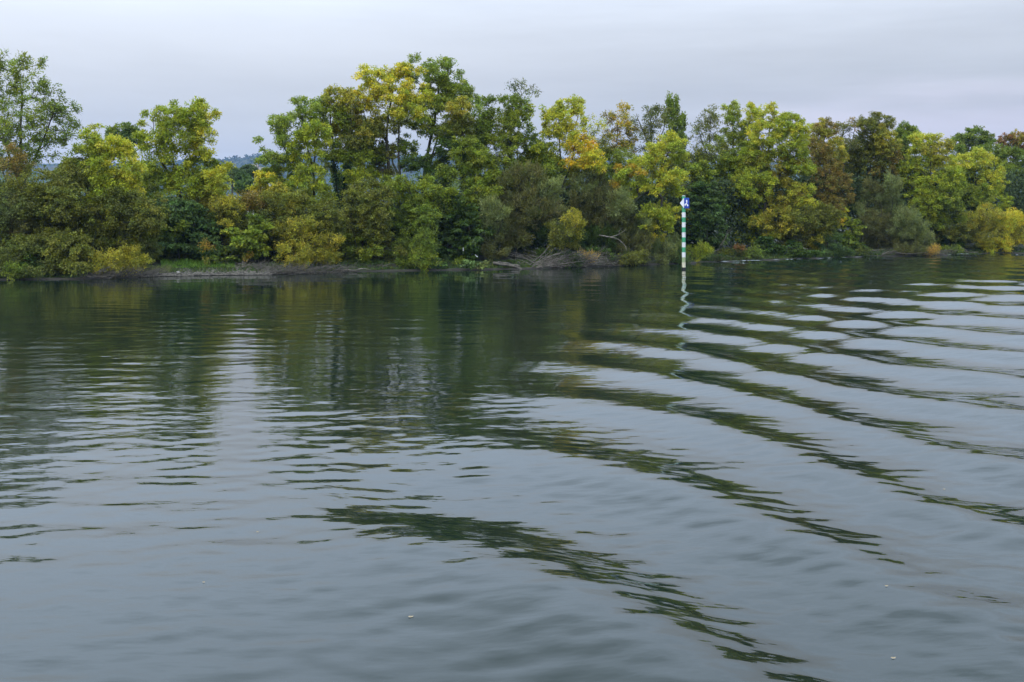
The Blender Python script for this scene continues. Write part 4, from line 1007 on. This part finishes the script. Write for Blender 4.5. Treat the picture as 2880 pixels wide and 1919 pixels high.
# ------------------------------------------------------------------ driftwood, brush, stones, plants on the bank
def gpt(u, v):          # ground point seen at photo pixel (approx.), just above the bank
    Y = bank_at_u(u) + .3
    for _ in range(30):
        p = P(u, v, Y); 
        if p[2] > float(ground_z(p[0], p[1])) + .02: Y += .08
        else: break
    return P(u, v, Y)
def wood(name, label, cat, strokes, mat=M_drift, group=None, back=.6):
    """strokes: (points px, r0, r1[, dy])"""
    segs = []; u0 = strokes[0][0][0][0]; Y = bank_at_u(u0) + back
    for s in strokes:
        dy = s[3] if len(s) > 3 else 0
        pts = [P(p[0], p[1], Y + dy + (p[2] if len(p) > 2 else 0)) for p in s[0]]
        sg, _ = path_segs(pts, s[1], s[2], 4, .01); segs += sg
    V, Fq = tubes(segs, 7)
    o_ = mesh_obj(name, V, Fq, mat, origin=V.mean(0), smooth_sh=True); tag(o_, label, cat, group); return o_
wood('driftwood_branch', 'long bleached branch lying along the mud right of the brush heap', 'branch',
     [([(953, 762.5), (975, 759.5), (998, 760.5), (1015, 756.5), (1030, 757), (1042, 759)], .05, .03), ([(1001, 762), (1008, 757), (1016, 756)], .03, .025)], group='driftwood')
wood('driftwood_branch', 'short pale branch lying on the gravel beach', 'branch', [([(614, 765), (630, 763.5), (648, 764.5), (662, 762)], .04, .02), ([(616, 764), (619, 759)], .03, .015)], group='driftwood', back=1.6)
wood('crossed_branches', 'crossed dead sticks in the dark under the olive thorn bush', 'branch',
     [([(1062, 757), (1080, 749), (1097, 742)], .03, .02), ([(1060, 747), (1075, 747), (1092, 750)], .03, .02), ([(1066, 758), (1072, 745), (1078, 738)], .025, .015)], M_barkgrey, group='driftwood', back=1.2)
wood('fallen_log', 'weathered log sloping into the water left of the dead brush', 'log',
     [([(1388, 740), (1415, 744), (1440, 748), (1466, 757)], .11, .08), ([(1400, 737), (1430, 742), (1462, 752)], .06, .05), ([(1440, 748), (1452, 745), (1462, 748)], .07, .04)], M_barkgrey, back=.8)
wood('driftwood_branch', 'pale forked branch standing in the dark hollow at the right', 'branch',
     [([(2251, 722), (2255, 712), (2262, 702), (2258, 696)], .05, .03), ([(2262, 703), (2275, 705), (2300, 704)], .03, .015), ([(2258, 697), (2272, 701), (2282, 712)], .03, .02)], M_drift, group='driftwood', back=1.0)
wood('driftwood_branch', 'low crooked root along the water under the orange-yellow bush', 'branch',
     [([(2680, 702), (2705, 704), (2720, 710), (2752, 709)], .06, .03), ([(2700, 696), (2715, 702), (2722, 710)], .05, .04)], M_barkgrey, group='driftwood', back=.6)
wood('driftwood_branch', 'bare limbs along the water under the silvery willow', 'branch',
     [([(2445, 705), (2470, 704), (2490, 700)], .05, .02), ([(2520, 712), (2560, 714), (2605, 711)], .04, .02), ([(2480, 716), (2500, 708), (2520, 706)], .05, .03)], M_barkgrey, group='driftwood', back=.7)
wood('bare_bough', 'pale bare bough hanging out of the dark grey willow', 'branch',
     [([(1685, 662), (1715, 667), (1742, 676), (1758, 692), (1762, 705)], .05, .02), ([(1715, 667), (1740, 660), (1760, 646)], .03, .012), ([(1740, 660), (1742, 650), (1752, 640)], .02, .01)], M_drift, back=1.4)
wood('bare_bough', 'thin dead boughs sloping above the water right of the marker pole', 'branch', [([(1996, 714), (2010, 707), (2022, 702)], .05, .03), ([(2030, 690), (2045, 660), (2060, 640)], .025, .01), ([(2024, 694), (2040, 668), (2048, 645)], .025, .01)], M_barkgrey, back=1.4)
wood('bare_bough', 'pale curling bough end beyond the arching lime ash', 'branch', [([(1890, 498), (1900, 504), (1908, 504), (1912, 496)], .05, .02), ([(1906, 526), (1925, 520), (1940, 517)], .03, .015)], M_drift, back=2.6)
def brush(name, label, u0, u1, v0, v1, n, lean, mat, back=.7, r=.018, seed=1, arch=.5, L=(30, 70)):
    r_ = np.random.default_rng(seed); segs = []
    for i in range(n):
        u = r_.uniform(u0, u1); v = r_.uniform(v1 - 5, v1); l = r_.uniform(*L); s = lean if r_.uniform() < .8 else -lean
        hgt = r_.uniform(.1, 1) * (v1 - v0); Y = bank_at_u(u) + back + r_.uniform(-.3, .9)
        pts = [P(u, v, Y), P(u + s * l * .5, v - hgt * (.5 + arch * .4), Y + r_.normal(0, .2)), P(u + s * l, v - hgt, Y + r_.normal(0, .35))]
        sg, P2 = path_segs(pts, r * r_.uniform(.7, 1.8), .006, 3, .03); segs += sg
        for k in range(3):
            q = P2[r_.integers(2, len(P2))]; e = q + r_.normal(0, .22, 3) + np.array([s * .25, 0, .12])
            segs.append((q, e, .010, .005))
    V, Fq = tubes(segs, 4)
    o_ = mesh_obj(name, V, Fq, mat, origin=V.mean(0)); tag(o_, label, 'brush heap', 'heaps of dead brush'); return o_
brush('brush_heap', 'dark grey tangle of dead brush below the large yellow-olive willow', 755, 945, 746, 772, 130, 1, M_barkgrey, seed=4, r=.016, back=.25)
brush('brush_heap', 'sloping heap of dry brush on the gravel beach', 642, 745, 742, 768, 110, 1, M_drift, seed=5, back=1.2, r=.012)
brush('brush_heap', 'bleached fallen brush fanning right below the small leaning tree', 1478, 1640, 706, 756, 130, 1, M_drift, seed=6, back=.5, r=.018, L=(50, 120))
brush('brush_heap', 'dark dead sticks at the waterline under the yellow willow scrub', 225, 420, 755, 784, 130, 1, M_barkgrey, seed=7, back=.3, r=.013)
brush('brush_heap', 'dark dead sticks below the darkest grey willow', 1660, 1810, 715, 748, 90, 1, M_bark, seed=8, back=.6, r=.016)
brush('brush_heap', 'dry sticks trailing in the water below the paler silvery willow', 2470, 2640, 703, 721, 90, 1, M_barkgrey, seed=9, back=.4, r=.013)

def stone(name, label, u, v, sx, sy, sz, mat=M_stone, group='stones on the beach'):
    import bmesh
    p = gpt(u, v); bm = bmesh.new(); bmesh.ops.create_icosphere(bm, subdivisions=2, radius=1)
    for w in bm.verts:
        k = 1 + .28 * noise.noise(w.co * 1.7 + Vector((u, v, 0))); w.co = Vector((w.co.x * sx * k, w.co.y * sy * k, max(w.co.z, -.4) * sz * k))
    me = bpy.data.meshes.new(name); bm.to_mesh(me); bm.free(); me.materials.append(mat)
    o_ = bpy.data.objects.new(name, me); COL.objects.link(o_); o_.location = (p[0], p[1], float(ground_z(p[0], p[1])) + sz * .25); tag(o_, label, 'stone', group); return o_
stone('flat_stone', 'largest pale flat stone on the gravel beach', 500, 768, .19, .14, .09)
stone('flat_stone', 'small white stone just right of the largest flat stone', 517, 767, .09, .08, .05)
stone('flat_stone', 'pale stone at the right end of the beach under the dry brush', 720, 763, .15, .1, .06)
stone('flat_stone', 'pale pebble-like stone midway along the gravel beach', 548, 770, .1, .08, .05)
# gravel
ng = 5200; uu = rng.uniform(430, 770, ng); dd = rng.uniform(.03, 1.7, ng) ** 1.1
Xg = (uu - U0) / F_PX * 71.; Xg = Xg + rng.normal(0, .1, ng); Yg = bank_y(Xg) + dd; Zg = ground_z(Xg, Yg)
s = rng.uniform(.02, .065, ng)
off = np.array([[1, 0, 0], [0, 1, 0], [-1, 0, 0], [0, -1, 0], [0, 0, .7]])
Vp = np.stack([Xg, Yg, Zg + .05], -1)[:, None, :] + off[None] * s[:, None, None] * rng.uniform(.6, 1.4, (ng, 5, 1))
b5 = np.arange(ng)[:, None, None] * 5; Fp = (b5 + np.array([[0, 1, 4], [1, 2, 4], [2, 3, 4], [3, 0, 4]])[None]).reshape(-1, 3)
gc = np.repeat(np.array([.10, .09, .075]) * rng.uniform(.35, 2.0, (ng, 1)) * np.array([1, 1, .95]), 5, axis=0)
M_grav, t, b = new_mat('gravel'); at = N(t, 'ShaderNodeAttribute', attribute_name='leaf_colour'); t.links.new(at.outputs['Color'], b.inputs['Base Color']); b.inputs['Roughness'].default_value = .8
o = mesh_obj('gravel', Vp.reshape(-1, 3), Fp, M_grav, colors=gc); tag(o, 'grey gravel of the small beach', None, None, 'stuff')
# grass and herbs
def herbs(name, label, n, urange, d0, d1, h0, h1, cols_, wid=.02, spread=.35, zlift=0.):
    u = rng.uniform(*urange, n); yb = np.interp(u, np.linspace(urange[0], urange[1], 30), [bank_at_u(q) for q in np.linspace(urange[0], urange[1], 30)])
    d = rng.uniform(d0, d1, n); Y = yb + d; X = (u - U0) / F_PX * Y; Z = ground_z(X, Y) + zlift
    lump = .6 + .4 * np.sin(X * 2.1) * np.sin(Y * 2.7 + X)
    h = rng.uniform(h0, h1, n) * lump
    D = unit(np.stack([rng.normal(0, spread, n), rng.normal(-.1, spread, n), np.ones(n)], -1)); C = np.stack([X, Y, Z], -1) + D * (h * .5)[:, None]
    V, Fq = leaf_mesh(C, D, h, wid * rng.uniform(.6, 1.5, n))
    w = rng.integers(0, len(cols_), n); cc_ = np.array(cols_)[w] * rng.uniform(.7, 1.3, (n, 1))
    o_ = mesh_obj(name, V, Fq, M_leaf, colors=np.repeat(cc_, 3, axis=0)); tag(o_, label, None, None, 'stuff')
herbs('grass', 'bright green grass at the back of the gravel beach', 9000, (455, 660), 1.3, 2.9, .15, .42, [(.10, .19, .025), (.15, .23, .03), (.07, .13, .02)], .05)
herbs('ground_cover', 'low green weeds along the top of the bank', 34000, (-100, 2980), .5, 2.2, .08, .38, [(.05, .09, .02), (.08, .10, .02), (.035, .06, .015)], .06, .6)
herbs('ground_cover', 'ivy and brambles trailing over the dark bank right of the marker pole', 5000, (2000, 2140), .35, 1.2, .15, .5, [(.05, .08, .02), (.08, .07, .03), (.035, .055, .015)], .09, .8)
herbs('ground_cover', 'pale dry weeds left of the gravel beach', 2600, (410, 480), .6, 1.8, .15, .42, [(.17, .19, .06), (.12, .14, .04)], .04, .5)
for (nm, lab, lobes, bk, st) in [
    ('bramble_bush', 'low dark brambles hanging to the water at the left edge', [(40, 755, 40, 22, 'green'), (85, 765, 30, 14, 'darkol'), (10, 740, 40, 30, 'darkol')], .9, 'fine'),
    ('bramble_bush', 'low olive sprays hanging to the water left of the yellow willow scrub', [(165, 757, 34, 14, 'olive'), (215, 750, 30, 18, 'olive'), (135, 752, 24, 18, 'darkol')], 1.1, 'thorn'),
    ('bramble_bush', 'low green sprays drooping over the bleached branch', [(960, 742, 34, 14, 'olive'), (1010, 738, 36, 14, 'mid'), (1060, 735, 34, 15, 'olive'), (1100, 733, 24, 15, 'darkol')], 1.7, 'thorn'),
    ('bramble_bush', 'blue-green foliage dipping to the water beside the white scraps', [(1225, 740, 28, 16, 'bluegreen'), (1275, 738, 34, 16, 'green'), (1325, 742, 30, 12, 'bluegreen'), (1360, 745, 20, 10, 'greygreen')], 1., 'broad'),
    ('bramble_bush', 'shaded low bush behind the bleached fallen brush', [(1500, 725, 34, 22, 'darkol'), (1550, 722, 40, 24, 'dark'), (1600, 728, 34, 20, 'dark')], 1.8, 'fine'),
    ('bramble_bush', 'yellow-flecked low foliage at the foot of the darkest grey willow', [(1765, 728, 26, 16, 'olive'), (1795, 725, 26, 20, 'olive'), (1720, 732, 34, 12, 'darkol')], .9, 'fine'),
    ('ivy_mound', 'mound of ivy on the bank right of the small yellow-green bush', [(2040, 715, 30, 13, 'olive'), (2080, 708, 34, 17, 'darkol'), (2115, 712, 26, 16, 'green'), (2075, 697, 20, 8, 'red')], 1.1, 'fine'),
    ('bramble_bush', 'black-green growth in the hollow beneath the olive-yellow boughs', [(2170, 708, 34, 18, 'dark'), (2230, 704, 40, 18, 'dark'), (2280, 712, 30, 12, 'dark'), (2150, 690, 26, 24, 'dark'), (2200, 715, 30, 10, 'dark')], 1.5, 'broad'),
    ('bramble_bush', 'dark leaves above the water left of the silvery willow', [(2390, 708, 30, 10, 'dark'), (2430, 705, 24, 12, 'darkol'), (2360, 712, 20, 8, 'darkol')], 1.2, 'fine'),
    ('bramble_bush', 'bright green low weeds between the silvery willow and the orange-yellow bush', [(2650, 704, 24, 9, 'mid'), (2690, 700, 30, 9, 'green')], 1.2, 'fine')]:
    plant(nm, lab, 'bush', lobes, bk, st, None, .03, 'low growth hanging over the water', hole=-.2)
# pale scraps caught at the bank and foam along the right shore
M_white = noisy_mat('plastic_scrap', (.36, .36, .37), (.52, .52, .53), 9, .6, .2)
def scrap(label, u, v, w, h, tilt, back):
    Y = bank_at_u(u) + back; c_ = P(u, v, Y); V = []; n = 6
    for i in range(n + 1):
        t_ = i / n - .5
        for s_ in (-1, 1):
            V.append(c_ + np.array([s_ * w * (1 - abs(t_) * .9) * .5 + t_ * tilt + .02 * math.sin(i * 2.1), .03 * math.cos(i * 1.7 + s_), -t_ * h]))
    fs = [(2 * i, 2 * i + 1, 2 * i + 3, 2 * i + 2) for i in range(n)]
    nV = len(V); V2 = V + [p + np.array([0, .012, 0]) for p in V]
    fs2 = fs + [tuple(q + nV for q in f[::-1]) for f in fs] + [(2 * i, 2 * i + 2, 2 * i + 2 + nV, 2 * i + nV) for i in range(n)] + [(2 * i + 1, 2 * i + 1 + nV, 2 * i + 3 + nV, 2 * i + 3) for i in range(n)]
    o_ = mesh_obj('plastic_scrap', V2, fs2, M_white, origin=c_); tag(o_, label, 'litter', 'white scraps caught in the bank bushes')
scrap('upright white scrap hanging in the dark dense bush', 1303, 702, .07, .24, .02, .5)
scrap('slanting white scrap above the dark bank, right of the upright one', 1340, 720, .10, .18, .17, .4)
nf = 22; V, Fs = [], []
for i in range(nf):
    u = rng.uniform(2010, 2420) if i < 17 else rng.uniform(2660, 2850); Y = bank_at_u(u) - rng.uniform(.1, .9); x = (u - U0) / F_PX * Y; L = rng.uniform(.1, .5); W = rng.uniform(.02, .07); k = len(V)
    for q in range(10):
        a_ = q * 2 * math.pi / 10; rr_ = 1 + rng.uniform(-.3, .3); V.append((x + math.cos(a_) * L * rr_, Y + math.sin(a_) * W * rr_, .035))
    V.append((x, Y, .065)); Fs += [(k + q, k + (q + 1) % 10, k + 10) for q in range(10)]
M_foam = noisy_mat('foam', (.12, .15, .14), (.42, .46, .46), 12, .7, .3)
o = mesh_obj('foam', V, Fs, M_foam); tag(o, 'thin foam where the wake laps the right-hand bank', None, None, 'stuff')
# floating leaves
M_fl = noisy_mat('floating_leaf', (.22, .17, .09), (.42, .36, .26), 20, .6, 0)
for (u, v, s_, lab) in [(1155, 1737, .04, 'curled pale leaf floating in the calm water at lower left of centre'), (2512, 1838, .035, 'whitish leaf floating near the bottom right corner'), (2493, 1661, .028, 'tiny pale leaf floating in the lower right, above the whitish one'),
                        (724, 1497, .026, 'tiny pale leaf floating alone in the lower left water'), (2655, 1370, .03, 'tiny pale leaf floating at the right between two wakes'), (573, 1640, .025, 'tiny leaf floating farthest left in the lower water')]:
    s_ *= .7; Y = CAM_H * F_PX / (v - VH); x = (u - U0) / F_PX * Y
    j = np.argmin((Vw[:NR * NC, 0] - x) ** 2 + (Vw[:NR * NC, 1] - Y) ** 2); z = Vw[j, 2] + .006
    V = [(x - s_, Y, z + .004), (x - s_ * .3, Y - s_ * .45, z), (x + s_ * .6, Y - s_ * .3, z), (x + s_ * 1.1, Y + s_ * .1, z + .01), (x + s_ * .4, Y + s_ * .5, z + .004), (x - s_ * .5, Y + s_ * .4, z + .006), (x, Y, z - .002)]
    o_ = mesh_obj('floating_leaf', V, [(i, (i + 1) % 6, 6) for i in range(6)], M_fl, origin=(x, Y, z)); tag(o_, lab, 'leaf', 'leaves floating on the river')
print("LEAVES", N_LEAVES[0])
print('polys', sum(len(o.data.polygons) for o in bpy.data.objects if o.type == 'MESH'))
